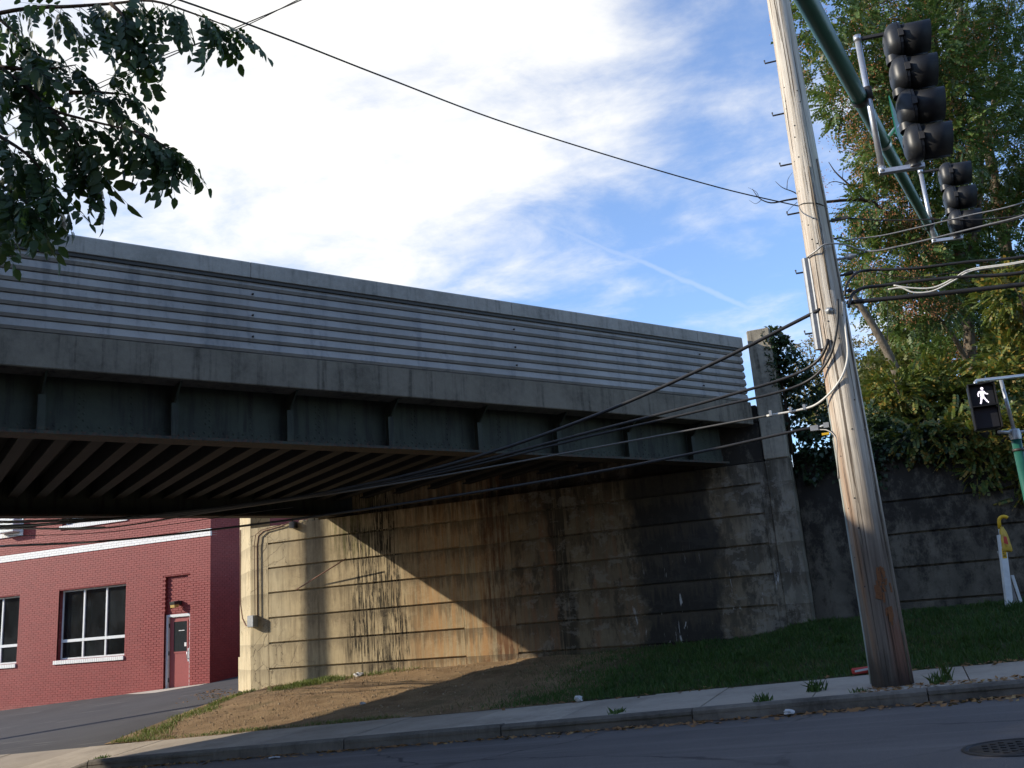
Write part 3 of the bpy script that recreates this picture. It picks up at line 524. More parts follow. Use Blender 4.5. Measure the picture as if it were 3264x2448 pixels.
tv = [(0, rr, 0), (0, 0, rr), (0, -rr, 0), (0, 0, -rr), (rr * .8, 0, 0)]; tf = [(0, 1, 4), (1, 2, 4), (2, 3, 4), (3, 0, 4)]
tag(mass('rivets', [R3] * len(rv), [tuple(fp(s, GO + (0.019 if z < 3.97 else 0.001), z)) for s, z in rv], tv, tf, 'girder_paint', br), kind='stuff')
# floor beams from girder to girder
wdt = DECK - 0.95 + GO + 0.5; a, b = GO - 0.03, -DECK + 0.48
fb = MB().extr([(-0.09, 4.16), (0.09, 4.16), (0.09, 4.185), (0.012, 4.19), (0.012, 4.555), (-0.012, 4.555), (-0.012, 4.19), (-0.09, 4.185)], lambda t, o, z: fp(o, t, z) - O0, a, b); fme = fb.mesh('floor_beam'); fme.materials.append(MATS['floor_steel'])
for k in range(56):
    s = 0.9 + 0.47 * k
    if s > LEN - 0.3: break
    # beams near the skewed abutment are cut by the back wall: start where both ends clear it
    e = fp(s, b, 0)
    if e.y > 18.2:
        t = (18.2 - fp(s, a, 0).y) / (e.y - fp(s, a, 0).y)
        if t < 0.05: continue
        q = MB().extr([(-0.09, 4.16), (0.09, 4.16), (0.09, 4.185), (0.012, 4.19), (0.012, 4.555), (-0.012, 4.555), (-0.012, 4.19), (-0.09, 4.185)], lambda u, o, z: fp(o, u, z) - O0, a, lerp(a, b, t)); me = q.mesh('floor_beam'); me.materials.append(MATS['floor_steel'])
    else: me = fme
    o = finish(me, 'floor_beam', None, br); o.location = fp(s, 0, 0)
# abutment on the near side of the street, outside the picture, that carries the other end
q = fp(LEN - 1.2, -DECK / 2, 0)
MB().box(q.x - 7, q.x + 5.6, q.y - 1.5, q.y - 0.4, -1.2, 3.79).build('support_wall', 'concrete_pier', br)

# ================================================================== ADDED UNSEEN BUILDINGS BEHIND THE VIEWER
def plain_building(x0, x1, y0, y1, h, label, m='red_brick'):  # unseen blocks added to hold back light from the open sky
    t = thing('added_building', ((x0 + x1) / 2, y1, -0.2), label, 'building', 'added unseen buildings'); MB().box(x0, x1, y0, y1, -1.5, h).build('wall', m, t)
    MB().box(x0 - 0.15, x1 + 0.15, y0 - 0.15, y1 + 0.15, h + 0.002, h + 0.4).build('cornice', 'concrete_band', t); k = int((x1 - x0) / 2.6)
    for i in range(k):
        for f in range(int(h / 3.3)): a = x0 + (i + 0.5) * (x1 - x0) / k; z = 1.0 + 3.3 * f; w = MB().box(a - 0.55, a + 0.55, y1 + 0.002, y1 + 0.05, z, z + 1.7).build('window', 'white_frame', t); MB().box(a - 0.48, a + 0.48, y1 + 0.0505, y1 + 0.056, z + 0.07, z + 1.63).build('pane', 'glass_dark', w)
plain_building(-6.5, 9.5, -20, -8.5, 10.5, 'added unseen brick building behind the viewpoint, holding back sky light')
plain_building(-98, -46, -42, -26, 13, 'long added brick building, unseen, darkening the window reflections', 'rust')
plain_building(10.5, 27, -20, -8.0, 13.5, 'taller added brick building behind the viewpoint, holding back sky light', 'rust')

# ================================================================== RED BRICK BUILDING
YB = 22.5; bd = thing('brick_building', (-22, YB, 0), 'red painted brick building with white trim beyond the bridge', 'building')
BX0, BX1 = -36.0, -19.22
OPEN = [(-25.3, -22.49, 1.09, 3.24), (-29.85, -27.04, 1.09, 3.24), (-34.4, -31.6, 1.09, 3.24), (-20.95, -19.98, -0.3, 2.17),
        (-25.3, -22.49, 5.32, 7.2), (-29.85, -27.04, 5.32, 7.2), (-34.4, -31.6, 5.32, 7.2)]
REC = (-20.95, -19.98, 2.17, 3.305)
xs = sorted({BX0, BX1} | {o[0] for o in OPEN} | {o[1] for o in OPEN}); zs = sorted({-1.6, 9.0} | {o[2] for o in OPEN} | {o[3] for o in OPEN} | {REC[3], 4.38, 4.6})
mb = MB(); bandm = MB()
for a, b in zip(xs, xs[1:]):
    for c, d in zip(zs, zs[1:]):
        mx, mz = (a + b) / 2, (c + d) / 2
        if any(o[0] < mx < o[1] and o[2] < mz < o[3] for o in OPEN): continue
        rec = REC[0] < mx < REC[1] and REC[2] < mz < REC[3]
        y0 = YB + (0.10 if rec else 0.008)
        if b == BX1: b = BX1 - 0.008
        (bandm if 4.38 < mz < 4.6 else mb).box(a, b, y0, YB + 0.3, c, d)
mb.build('wall', 'red_mortar', bd); bandm.build('band_backing', 'white_mortar', bd)
MB().box(BX1 - 0.3, BX1 - 0.008, YB + 0.302, 36, -1.6, 9).build('side_wall', 'red_mortar', bd)
MB().box(BX0, BX1, YB + 0.3, 36, 9.0, 9.25).build('roof', 'room_dark', bd)
MB().box(BX0 - 0.05, BX1 + 0.05, YB - 0.06, YB + 0.25, 9.001, 9.4).build('coping', 'white_paint', bd)
BL, BH, MG = 0.203, 0.0575, 0.0095; PZ = BH + MG; PX = BL + MG
bricks = []                                                    # (x0, x1, z, yoff, side)
r0 = int(round(-1.2 / PZ)); r1 = int(round(6.2 / PZ))
for r in range(r0, r1):
    z = r * PZ
    y = YB + 0.004 + (PX / 2 if r % 2 else 0)
    if r % 2: bricks.append((YB + 0.062, y - MG, z, 0, 1))
    while y < 27.2: bricks.append((y if y > YB + 0.062 else YB + 0.062, y + BL, z, 0, 1)); y += PX
    if 4.38 - PZ < z < 4.6: continue
    x = BX1 - (PX / 2 if r % 2 else 0)
    if r % 2: bricks.append((BX1 - PX / 2 + MG, BX1, z, 0, 0))
    while x > -31.0:
        segs = [(x - BL, x)]
        for o in OPEN:
            if z + BH > o[2] + 0.002 and z < o[3] - 0.002:
                ns = []
                for (a, b) in segs:
                    if b <= o[0] or a >= o[1]: ns.append((a, b)); continue
                    if a < o[0] - 0.02: ns.append((a, o[0]))
                    if b > o[1] + 0.02: ns.append((o[1], b))
                segs = ns
        for (a, b) in segs:
            inr = REC[0] - 0.01 < (a + b) / 2 < REC[1] + 0.01 and REC[2] - 0.02 < z < REC[3] - 0.02
            if inr: a = max(a, REC[0]); b = min(b, REC[1])
            bricks.append((a, b, z, 0.092 if inr else 0, 0))
        x -= PX
def brick_box(B):
    a, b, z, yo, s = B
    if s: return (BX1 - 0.1, BX1, a, b, z, z + BH)
    return (a, b - (0.0 if b < BX1 - 0.001 else 0.001), YB + yo, YB + yo + 0.06, z, z + BH)
near = sorted(range(len(bricks)), key=lambda i: (bricks[i][4], (bricks[i][0] + 20.2) ** 2 + (bricks[i][2] - 1.6) ** 2 * 1.4 if bricks[i][4] == 0 else 0))
solo = set([i for i in near if bricks[i][1] - bricks[i][0] > 0.19 and bricks[i][4] == 0][:290]); rest = MB(); bme = None
for i, B in enumerate(bricks):
    x0, x1, y0, y1, z0, z1 = brick_box(B)
    if i in solo:
        if bme is None: bme = MB().box(-BL / 2, BL / 2, 0, 0.06, 0, BH).mesh('brick', bevel=0.004); bme.materials.append(MATS['red_brick'])
        o = finish(bme, 'brick', None, bd); o.location = ((x0 + x1) / 2, y0 + random.uniform(-.0015, .001), z0)
    else: j = random.uniform(-.0015, .001); rest.box(x0, x1 + (j if B[4] else 0), y0 + (0 if B[4] else j), y1, z0, z1)
tag(rest.build('bricks', 'red_brick', bd, normals=False), kind='stuff')
# white string course of painted bricks
for r in range(3):
    z = 4.383 + r * 0.0725; x = BX1 + 0.004 - (PX / 2 if r % 2 else 0); mb = MB()
    if r % 2: mb.box(BX1 - PX / 2 + MG, BX1 + 0.004, YB - 0.012, YB + 0.05, z, z + 0.066)
    while x > -31: mb.box(x - BL, x, YB - 0.012, YB + 0.05, z, z + 0.066); x -= PX
    mb.build('white_brick_course', 'white_paint', bd)
def window(x0, x1, z0, z1, upper=False):
    y = YB + 0.16; w = MB().box(x0, x1, y, y + 0.07, z1 - 0.05, z1).box(x0, x1, y, y + 0.07, z0, z0 + 0.05).box(x0, x0 + 0.05, y, y + 0.07, z0 + 0.051, z1 - 0.051).box(x1 - 0.05, x1, y, y + 0.07, z0 + 0.051, z1 - 0.051).build('window', 'white_frame', bd, bevel=0.004)
    tz = z0 + 0.57; ww = (x1 - x0) / 3
    MB().box(x0 + 0.052, x1 - 0.052, y - 0.012, y + 0.06, tz - 0.045, tz + 0.045).build('transom', 'white_frame', w, bevel=0.004)
    for k in (1, 2):
        MB().box(x0 + ww * k - 0.035, x0 + ww * k + 0.035, y - 0.006, y + 0.06, tz + 0.046, z1 - 0.051).build('mullion', 'white_frame', w, bevel=0.004)
        MB().box(x0 + ww * k - 0.035, x0 + ww * k + 0.035, y - 0.006, y + 0.06, z0 + 0.051, tz - 0.046).build('mullion', 'white_frame', w, bevel=0.004)
    for k in range(3):
        a, b = x0 + ww * k + (0.05 if k == 0 else 0.035), x0 + ww * (k + 1) - (0.05 if k == 2 else 0.035)
        MB().box(a, b, y + 0.03, y + 0.036, tz + 0.045, z1 - 0.05).build('pane', 'glass', w); MB().box(a, b, y + 0.03, y + 0.036, z0 + 0.05, tz - 0.045).build('pane', 'glass', w)
    k = int((x1 - x0 + 0.1) / 0.075)
    for i in range(k): a = x0 - 0.09 + i * (x1 - x0 + 0.09) / k; sb = MB().box(a + 0.003, a + (x1 - x0 + 0.09) / k - 0.004, YB - 0.045, YB + 0.15, z0 - 0.13, z0 - 0.012).build('sill_brick', 'white_paint', w, bevel=0.004)
    MB().box(x0 - 0.08, x1 - 0.01, YB - 0.03, YB + 0.155, z0 - 0.12, z0 - 0.018).build('sill_mortar', 'white_mortar', w)
    MB().box(x0 - 0.02, x0 - 0.002, YB + 0.01, YB + 0.29, z0, z1).box(x1 + 0.002, x1 + 0.02, YB + 0.01, YB + 0.29, z0, z1).box(x0, x1, YB + 0.01, YB + 0.29, z1 + 0.002, z1 + 0.02).build('reveal', 'red_brick', w)
    if not upper:
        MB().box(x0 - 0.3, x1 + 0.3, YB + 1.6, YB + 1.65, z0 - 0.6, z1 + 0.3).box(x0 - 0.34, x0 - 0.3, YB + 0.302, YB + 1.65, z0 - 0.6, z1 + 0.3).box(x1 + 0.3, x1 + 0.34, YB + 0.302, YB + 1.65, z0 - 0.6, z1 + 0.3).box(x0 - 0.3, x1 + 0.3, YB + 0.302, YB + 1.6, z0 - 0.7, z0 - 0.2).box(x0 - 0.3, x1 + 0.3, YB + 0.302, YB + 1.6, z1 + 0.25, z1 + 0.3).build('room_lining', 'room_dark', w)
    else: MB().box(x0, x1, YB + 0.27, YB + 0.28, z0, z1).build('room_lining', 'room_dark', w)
    return w
wi = []
for o in OPEN: 
    if o[2] > 0: wi.append(window(*o, upper=o[2] > 4))
tag(MB().box(-24.15, -23.55, YB + 0.42, YB + 0.46, 0.9, 1.62).build('card_display', 'pink_card'), 'pink and white card display behind the middle window pane', 'card')
tag(MB().box(-24.1, -23.75, YB + 0.50, YB + 0.52, 1.63, 1.98).build('paper_sheet', 'white_card'), 'white paper standing inside the three-column window', 'paper')
oc = thing('poster', (-27.5, YB + 0.4, 2.2), 'orange poster with a green round mark inside the left window', 'poster'); MB().box(-27.75, -27.2, YB + 0.40, YB + 0.41, 1.95, 2.75).build('board', 'orange_card', oc); MB().lathe((-27.5, YB + 0.398, 2.42), (0, -1, 0), [(0, 0.17), (0.004, 0.17), (0.005, 0.0)], 20).build('round_mark', 'teal_print', oc)
# door
d = MB().box(-20.86, -20.07, YB + 0.15, YB + 0.20, -0.02, 2.09).build('door', 'red_door', bd, bevel=0.004)
MB().box(-20.95, -20.87, YB + 0.085, YB + 0.24, 0.02, 2.17).box(-20.06, -19.98, YB + 0.085, YB + 0.24, 0.02, 2.17).box(-20.869, -20.061, YB + 0.085, YB + 0.24, 2.10, 2.17).build('frame', 'white_frame', d)
MB().box(-20.74, -20.16, YB + 0.138, YB + 0.152, 1.03, 1.08).box(-20.74, -20.16, YB + 0.138, YB + 0.152, 1.95, 1.99).box(-20.74, -20.70, YB + 0.138, YB + 0.152, 1.081, 1.949).box(-20.20, -20.16, YB + 0.138, YB + 0.152, 1.081, 1.949).build('vision_frame', 'red_door', d)
MB().box(-20.699, -20.201, YB + 0.145, YB + 0.1495, 1.081, 1.949).build('pane', 'glass_dark', d)
MB().box(-20.52, -20.30, YB + 0.1440, YB + 0.1448, 1.675, 1.695).build('door_lettering', 'white_card', d); MB().box(-20.30, -20.22, YB + 0.1440, YB + 0.1448, 1.22, 1.33).build('sticker', 'white_card', d)
h = MB().box(-20.16, -20.09, YB + 0.125, YB + 0.1495, 0.78, 1.16).tube([(-20.125, YB + 0.125, 1.08), (-20.125, YB + 0.06, 1.06), (-20.125, YB + 0.06, 0.88), (-20.125, YB + 0.125, 0.86)], 0.012).build('handle', 'galvanised', d)
for z in (0.28, 1.05, 1.85): MB().tube([(-20.865, YB + 0.12, z - 0.06), (-20.865, YB + 0.12, z + 0.06)], 0.015).build('hinge', 'dark_metal', d)
MB().box(-20.95, -19.98, YB + 0.06, YB + 0.34, -0.3, 0.018).build('threshold', 'concrete_pad', d)
lt = MB().box(-20.50, -20.36, YB + 0.03, YB + 0.092, 2.44, 2.56).obox((-20.47, YB - 0.09, 2.50), (0.10, 0, 0), (0, 0.12, 0.02), (0, -0.01, 0.045)).build('wall_lamp', 'dark_metal', bd, bevel=0.008)
MB().obox((-20.47, YB - 0.10, 2.41), (0.09, 0, 0), (0, 0.09, 0.015), (0, -0.006, 0.05)).build('lamp_glass', 'lamp_glass', lt, bevel=0.015)
mb = MB(); q = [(-22.4, 22.49), (-19.28, 22.49), (-19.28, 22.15), (-20.4, 21.6), (-21.3, 21.9)]
tag(MB().add([(x, y, lot_z(x, y) + (0.006 if y > 22 else 0.005)) for x, y in q], [tuple(range(5))]).build('door_slab', 'concrete_pad'), kind='structure')
# air conditioner in the upper window
ac = thing('air_conditioner', (-27.6, YB - 0.2, 5.3), 'white window air conditioner in the upper window at far left', 'air conditioner')
MB().box(-27.95, -27.12, YB - 0.34, YB + 0.12, 5.32, 5.74).build('case', 'white_frame', ac, bevel=0.012); MB().box(-27.11, -27.06, YB - 0.02, YB + 0.12, 5.32, 5.9).build('side_panel', 'white_frame', ac)
mb = MB()
for k in range(9): mb.box(-27.9, -27.17, YB - 0.348, YB - 0.342, 5.36 + k * 0.04, 5.38 + k * 0.04)
mb.build('grille', 'grey_metal', ac)

# ================================================================== FIXTURES ON THE ABUTMENT
bx = thing('junction_box', (-14.03, 17.9, 1.5), 'small grey metal electrical box on the corner of the abutment', 'electrical box')
MB().box(-14.17, -13.99, 17.83, 17.996, 1.52, 1.78).build('case', 'grey_metal', bx, bevel=0.008); MB().box(-14.16, -14.0, 17.818, 17.828, 1.53, 1.77).build('cover', 'grey_metal', bx, bevel=0.003)
def tubing(name, pts, r, m, label, cat, group=None, k=7): return tag(MB().tube(pts, r, k).build(name, m), label, cat, group)
tubing('conduit', [(-13.97, 17.95, 1.75), (-13.97, 17.95, 3.35), (-13.93, 17.95, 3.58), (-13.78, 17.95, 3.68), (-13.3, 17.95, 3.74), (-12.95, 17.95, 3.82)], 0.014, 'rust', 'right-hand rusty conduit bending along the top of the abutment', 'conduit')
tubing('conduit', [(-14.05, 17.96, 1.75), (-14.06, 17.96, 3.40), (-14.02, 17.96, 3.62), (-13.86, 17.96, 3.71), (-13.3, 17.96, 3.775)], 0.009, 'rust', 'thin left-hand conduit rising from the grey box on the abutment', 'conduit')
wq = lambda a, z, o=0.02: (w0.x + wd.x * a + wn.x * o, w0.y + wd.y * a + wn.y * o, z)
tubing('conduit', [(-14.16, 17.9, 1.57), wq(0.12, 1.56), wq(0.55, 1.58), wq(1.0, 1.75), wq(1.28, 2.1), wq(1.3, 2.8), wq(1.26, 3.9)], 0.013, 'rust', 'conduit curving from the grey box round the lit end wall', 'conduit')
tag(MB().box(-13.0, -12.86, 17.86, 17.998, 3.66, 3.80).tube([(-12.93, 17.9, 3.8), (-12.93, 17.9, 4.5)], 0.012).build('cable_clamp', 'dark_metal'), 'black cable clamp on the abutment top under the girder', 'clamp')
tubing('metal_rod', [(-12.9, 17.97, 2.27), (-11.35, 17.62, 2.80)], 0.014, 'rust', 'thin loose rod sticking out of the sunlit abutment wall', 'rod')

# ================================================================== UTILITY POLE
PX0, PY0 = -0.40, 11.23; PB = walk_z(PX0, PY0)
def pole_r(z): return interp(z, [(0, 0.212), (0.5, 0.204), (2, 0.196), (4, 0.180), (6, 0.158), (9, 0.131), (11, 0.12)])
up = thing('utility_pole', (PX0, PY0, PB), 'tall weathered wooden utility pole at the kerb with bent cables', 'utility pole')
mb = MB(); k = 28; vs = []; zz = [-0.3, 0, 0.05, 0.2, 0.5, 1, 1.6, 2.2, 2.8, 3.4, 4, 4.6, 5.2, 5.8, 6.4, 7, 8, 9, 10, 11.2]; random.seed(2)
rr_ = [0.975 + 0.05 * random.random() for _ in range(k)]
for z in zz: vs += [(math.cos(2 * math.pi * j / k) * pole_r(z) * (rr_[j] * (1 + 0.012 * math.sin(z * 1.7 + j))), math.sin(2 * math.pi * j / k) * pole_r(z) * rr_[j], z) for j in range(k)]
mb.add(vs, [(i * k + j, i * k + (j + 1) % k, (i + 1) * k + (j + 1) % k, (i + 1) * k + j) for i in range(len(zz) - 1) for j in range(k)] + [tuple((len(zz) - 1) * k + j for j in range(k))], True)
po = finish(mb.mesh('pole', normals=False), 'pole', 'pole_wood', up); po.location = (PX0, PY0, PB)
def psurf(ang, z, out=0.0): a = math.radians(ang); r = pole_r(z - PB) + out; return Vector((PX0 + math.cos(a) * r, PY0 + math.sin(a) * r, z))   # ang 180 = left, 270 = towards the camera
# step bolts, alternating sides
for i, z in enumerate([5.02, 5.79, 6.45, 7.15, 7.9, 4.25]):
    a = psurf(185, z, -0.02); b = psurf(185, z, 0.14); MB().tube([a, b, b + Vector((-0.004, 0, 0.045))], 0.011, 6).build('step_bolt', 'dark_metal', up)
for z in (5.38, 4.62): a = psurf(10, z, -0.02); b = psurf(10, z, 0.10); MB().tube([a, b, b + Vector((0.003, 0, 0.045))], 0.011, 6).build('step_bolt', 'dark_metal', up)
# U-guard on the left
c0 = lambda z: psurf(205, z, 0.0)
ug = MB(); t = Vector((math.cos(math.radians(115)), math.sin(math.radians(115)), 0)); nr = Vector((math.cos(math.radians(205)), math.sin(math.radians(205)), 0)); prof = [(-0.055, 0.0), (-0.042, 0.012), (-0.036, 0.055), (-0.018, 0.072), (0.018, 0.072), (0.036, 0.055), (0.042, 0.012), (0.055, 0.0)]
vs = [c0(z) + t * a + nr * b for z in (4.02, 5.16) for a, b in prof]; ug.add(vs, [(i, i + 1, 9 + i, 8 + i) for i in range(7)] + [tuple(range(8)), tuple(range(8, 16))]); ug.build('cable_guard', 'guard_grey', up)
# moulding of the ground wire down to the pavement
pts = [psurf(190, z, 0.004) for z in (3.46, 2.9, 2.2, 1.4, 0.7, PB + 0.02)]; MB().tube(pts, 0.015, 6).build('ground_wire_moulding', 'wire_cover', up)
pts = [psurf(330, z, 0.003) for z in (6.4, 5.0, 3.6, 2.2, 1.0, PB + 0.02)]; MB().tube(pts, 0.014, 6).build('ground_wire_moulding', 'bark_grey', up)
pts = [psurf(283, z, 0.004) for z in (6.3, 5.3, 4.7)]; MB().tube(pts, 0.010, 6).build('ground_wire_moulding', 'bark_grey', up)
# splintered patches
for (ang, z, w, h) in ((292, 1.36, 0.09, 0.14), (298, 0.98, 0.05, 0.07), (276, 1.22, 0.04, 0.05)):
    mb = MB(); random.seed(int(ang))
    for _ in range(26):
        a = ang + random.gauss(0, w / 0.2 * 20); q = psurf(a, z + random.gauss(0, h * 0.5), 0.0); o = Vector((math.cos(math.radians(a)), math.sin(math.radians(a)), 0)); tt = Vector((-o.y, o.x, 0)); hh = random.uniform(0.02, 0.06)
        mb.obox(q, tt * random.uniform(0.004, 0.012), o * 0.006 + Vector((0, 0, 0.001)), Vector((0, 0, hh)) + tt * random.uniform(-.008, .008))
    mb.build('splinters', 'splintered_wood', up)
mb = MB(); random.seed(8)
for _ in range(46): a = random.uniform(190, 340); z = random.uniform(1.2, 7.5); q = psurf(a, z, 0); o = (q - Vector((PX0, PY0, z))).normalized(); mb.lathe(q - o * 0.004, o, [(0, 0.011), (0.007, 0.008), (0.009, 0)], 6)
tag(mb.build('nail_heads', 'dark_metal', up), kind='stuff')
# line hardware
mb = MB(); mb.tube([psurf(0, 5.10, -0.03), psurf(0, 5.10, 0.10)], 0.016, 8).lathe(psurf(0, 5.10, 0.10), (1, 0, 0.1), [(0, 0.015), (0.02, 0.04), (0.05, 0.045), (0.10, 0.02), (0.13, 0.01)], 10); mb.build('insulator', 'grey_metal', up)
mb = MB(); mb.tube([psurf(5, 4.90, -0.03), psurf(5, 4.90, 0.05)], 0.016, 8).lathe(psurf(5, 4.90, 0.05), (1, 0, 0.15), [(0, 0.022), (0.09, 0.028), (0.10, 0.04), (0.11, 0.0)], 10); mb.build('insulator', 'dark_metal', up)
mb = MB(); mb.tube([psurf(0, 4.69, -0.03), psurf(0, 4.69, 0.06)], 0.014, 8).lathe(psurf(0, 4.69, 0.05), (1, 0, 0), [(0, 0.02), (0.03, 0.032), (0.06, 0.01)], 10); mb.build('insulator', 'dark_metal', up)
mb = MB(); mb.tube([psurf(352, 5.59, -0.03), psurf(352, 5.59, 0.05)], 0.012, 6).box(-0.22, -0.02, 11.19, 11.22, 5.575, 5.61); mb.build('strain_clamp', 'dark_metal', up)
mb = MB().tube([psurf(188, 3.13, -0.03), (-0.66, 11.2, 3.13), (-0.78, 11.21, 3.115)], 0.016, 6).box(-0.83, -0.74, 11.18, 11.24, 3.085, 3.145).box(-0.68, -0.62, 11.18, 11.23, 3.10, 3.16); mb.build('strain_clamp', 'grey_metal', up)
MB().lathe(psurf(268, 4.44, -0.01), (0, -1, 0), [(0, 0.05), (0.02, 0.045), (0.03, 0.02), (0.05, 0.015), (0.05, 0)], 6).build('bolt_washer', 'grey_metal', up)

# ================================================================== CABLES
def smooth(pts, k=8):                                        # Catmull-Rom through the points
    P = [Vector(p) for p in pts]; P = [P[0] * 2 - P[1]] + P + [P[-1] * 2 - P[-2]]; out = []
    for i in range(1, len(P) - 2):
        a, b, c, d = P[i - 1:i + 3]; t1 = (b - a).length ** 0.5 + 1e-6; t2 = t1 + (c - b).length ** 0.5 + 1e-6; t3 = t2 + (d - c).length ** 0.5 + 1e-6
        for j in range(k):                                   # centripetal, so that uneven spacing makes no kinks
            t = t1 + (t2 - t1) * j / k; A = a * ((t1 - t) / t1) + b * (t / t1); B = b * ((t2 - t) / (t2 - t1)) + c * ((t - t1) / (t2 - t1)); D = c * ((t3 - t) / (t3 - t2)) + d * ((t - t2) / (t3 - t2))
            E = A * ((t2 - t) / t2) + B * (t / t2); F = B * ((t3 - t) / (t3 - t1)) + D * ((t - t1) / (t3 - t1)); out.append(E * ((t2 - t) / (t2 - t1)) + F * ((t - t1) / (t2 - t1)))
    return out + [P[-2]]
def cable(pts, r, m, label, name='overhead_cable', cat='cable', group='cables on the utility pole', k=6): return tag(MB().tube(smooth(pts), r * 0.78, k).build(name, m), label, cat, group)
Y = 11.23; FAR = (-23.3, 12.45)
cable([(-0.5, 11.1, 4.49), (-0.76, 11.15, 4.42), (-1.8, 11.2, 4.10), (-3.41, 11.25, 3.69), (-5.5, 11.35, 3.36), (-8.2, 11.5, 3.22), (-11, 11.7, 3.27), (-13.1, 11.8, 3.44), (-14.8, 11.9, 3.60), (-19, 12.2, 4.1), (FAR[0], FAR[1], 4.75)], 0.028, 'cable_black', 'thick black cable, topmost of those running left under the bridge')
cable([(-0.47, 11.05, 4.1), (-0.50, 11.04, 4.02), (-0.60, 11.1, 3.90), (-0.85, 11.2, 3.80), (-1.8, 11.25, 3.66), (-3.43, 11.3, 3.50), (-6, 11.4, 3.28), (-9, 11.55, 3.24), (-13.1, 11.8, 3.40), (-14.8, 11.9, 3.50), (-19, 12.2, 3.95), (FAR[0], FAR[1], 4.55)], 0.024, 'cable_black', 'black cable leaving the bottom of the grey guard on the pole')
cable([(-0.29, 11.02, 4.55), (-0.34, 11.02, 4.25), (-0.46, 11.02, 3.92), (-0.60, 11.08, 3.76), (-0.87, 11.2, 3.65), (-1.9, 11.25, 3.55), (-3.43, 11.28, 3.44), (-6, 11.4, 3.25), (-10, 11.6, 3.25), (-14, 11.85, 3.47), (FAR[0], FAR[1], 4.4)], 0.020, 'cable_black', 'black cable curling across the pole face below the grey guard')
cable([(-0.24, 11.07, 4.52), (-0.26, 11.05, 4.2), (-0.29, 11.03, 3.85), (-0.38, 11.02, 3.64), (-0.52, 11.06, 3.49), (-0.73, 11.15, 3.375), (-0.91, 11.2, 3.355), (-1.3, 11.22, 3.345)], 0.017, 'cable_white', 'pale sunlit cable curving down the pole to the left')
cable([(-1.25, 11.22, 3.347), (-2.0, 11.25, 3.325), (-3.45, 11.3, 3.28), (-6.5, 11.4, 3.20), (-10.1, 11.7, 3.22), (-12.46, 11.8, 3.23), (-14.4, 11.85, 3.44), (-19, 12.2, 3.8), (FAR[0], FAR[1], 4.2)], 0.015, 'cable_pale_shaded', 'second lowest cable, the pale one continued left with its shade painted grey')  # the pale cable carried on, its shade put into a greyer colour
cable([(-0.55, 11.2, 3.13), (-0.95, 11.22, 3.12), (-2.0, 11.25, 3.04), (-3.48, 11.3, 2.965), (-6.5, 11.5, 2.92), (-9.3, 11.8, 2.95), (-12.4, 11.9, 3.02), (-14.7, 11.95, 3.17), (-19, 12.2, 3.5), (FAR[0], FAR[1], 3.95)], 0.022, 'cable_black', 'lowest black cable from the pole running left below the bridge')
cable([(-0.74, 11.2, 3.09), (-0.64, 11.16, 3.06), (-0.56, 11.12, 2.95), (-0.585, 11.15, 2.75), psurf(192, 2.5, 0.02)], 0.011, 'cable_grey', 'thin grey drop wire hanging from the lowest clamp on the pole')
tag(MB().box(-0.71, -0.63, 11.14, 11.16, 3.01, 3.035).build('cable_tag', 'yellow_plastic'), 'small yellow tag hanging under the lowest cable beside the pole', 'tag')
mb = MB()
for x, z in ((-1.02, 3.372), (-1.25, 3.365), (-0.86, 3.378)): mb.box(x - 0.015, x + 0.015, 11.17, 11.24, z - 0.035, z + 0.03)
tag(mb.build('cable_clips', 'grey_metal'), 'grey clips along the pale cable left of the pole', 'clip')
cable([(-14.6, 11.85, 3.33), (-12.5, 11.8, 3.16), (-10.6, 11.8, 3.13), (-9.6, 11.9, 3.16), (-8.8, 12.2, 3.2)], 0.008, 'cable_black', 'thin wire between the two cable bundles before the brick building', group=None)
cable([(-12.3, 11.8, 3.235), (-13.4, 11.82, 3.33), (-14.4, 11.85, 3.445), (-16.5, 12.0, 3.64), (-19, 12.2, 3.83)], 0.022, 'cable_grey', 'added pale sleeve painting sun on the cable across the upper brick wall', group='pale sleeves painting sun on the cables')  # grey sleeves added over the black cables to paint the sun on them
cable([(-12.5, 11.9, 3.022), (-13.5, 11.92, 3.09), (-14.7, 11.95, 3.175), (-16.5, 12.05, 3.31), (-19, 12.2, 3.51)], 0.022, 'cable_grey', 'lowest added pale sleeve painting sun on the cable above the white band', group='pale sleeves painting sun on the cables')
cable([(-13.1, 11.8, 3.445), (-14.8, 11.9, 3.605), (-16.5, 12.02, 3.80), (-19, 12.2, 4.11)], 0.03, 'cable_grey', 'topmost added pale sleeve painting sun on the cable under the far girder', group='pale sleeves painting sun on the cables')
cable([(-13.1, 11.8, 3.405), (-14.8, 11.9, 3.505), (-16.5, 12.02, 3.68), (-19, 12.2, 3.96)], 0.026, 'cable_grey', 'second added pale sleeve painting sun on the cable at the upper sill', group='pale sleeves painting sun on the cables')
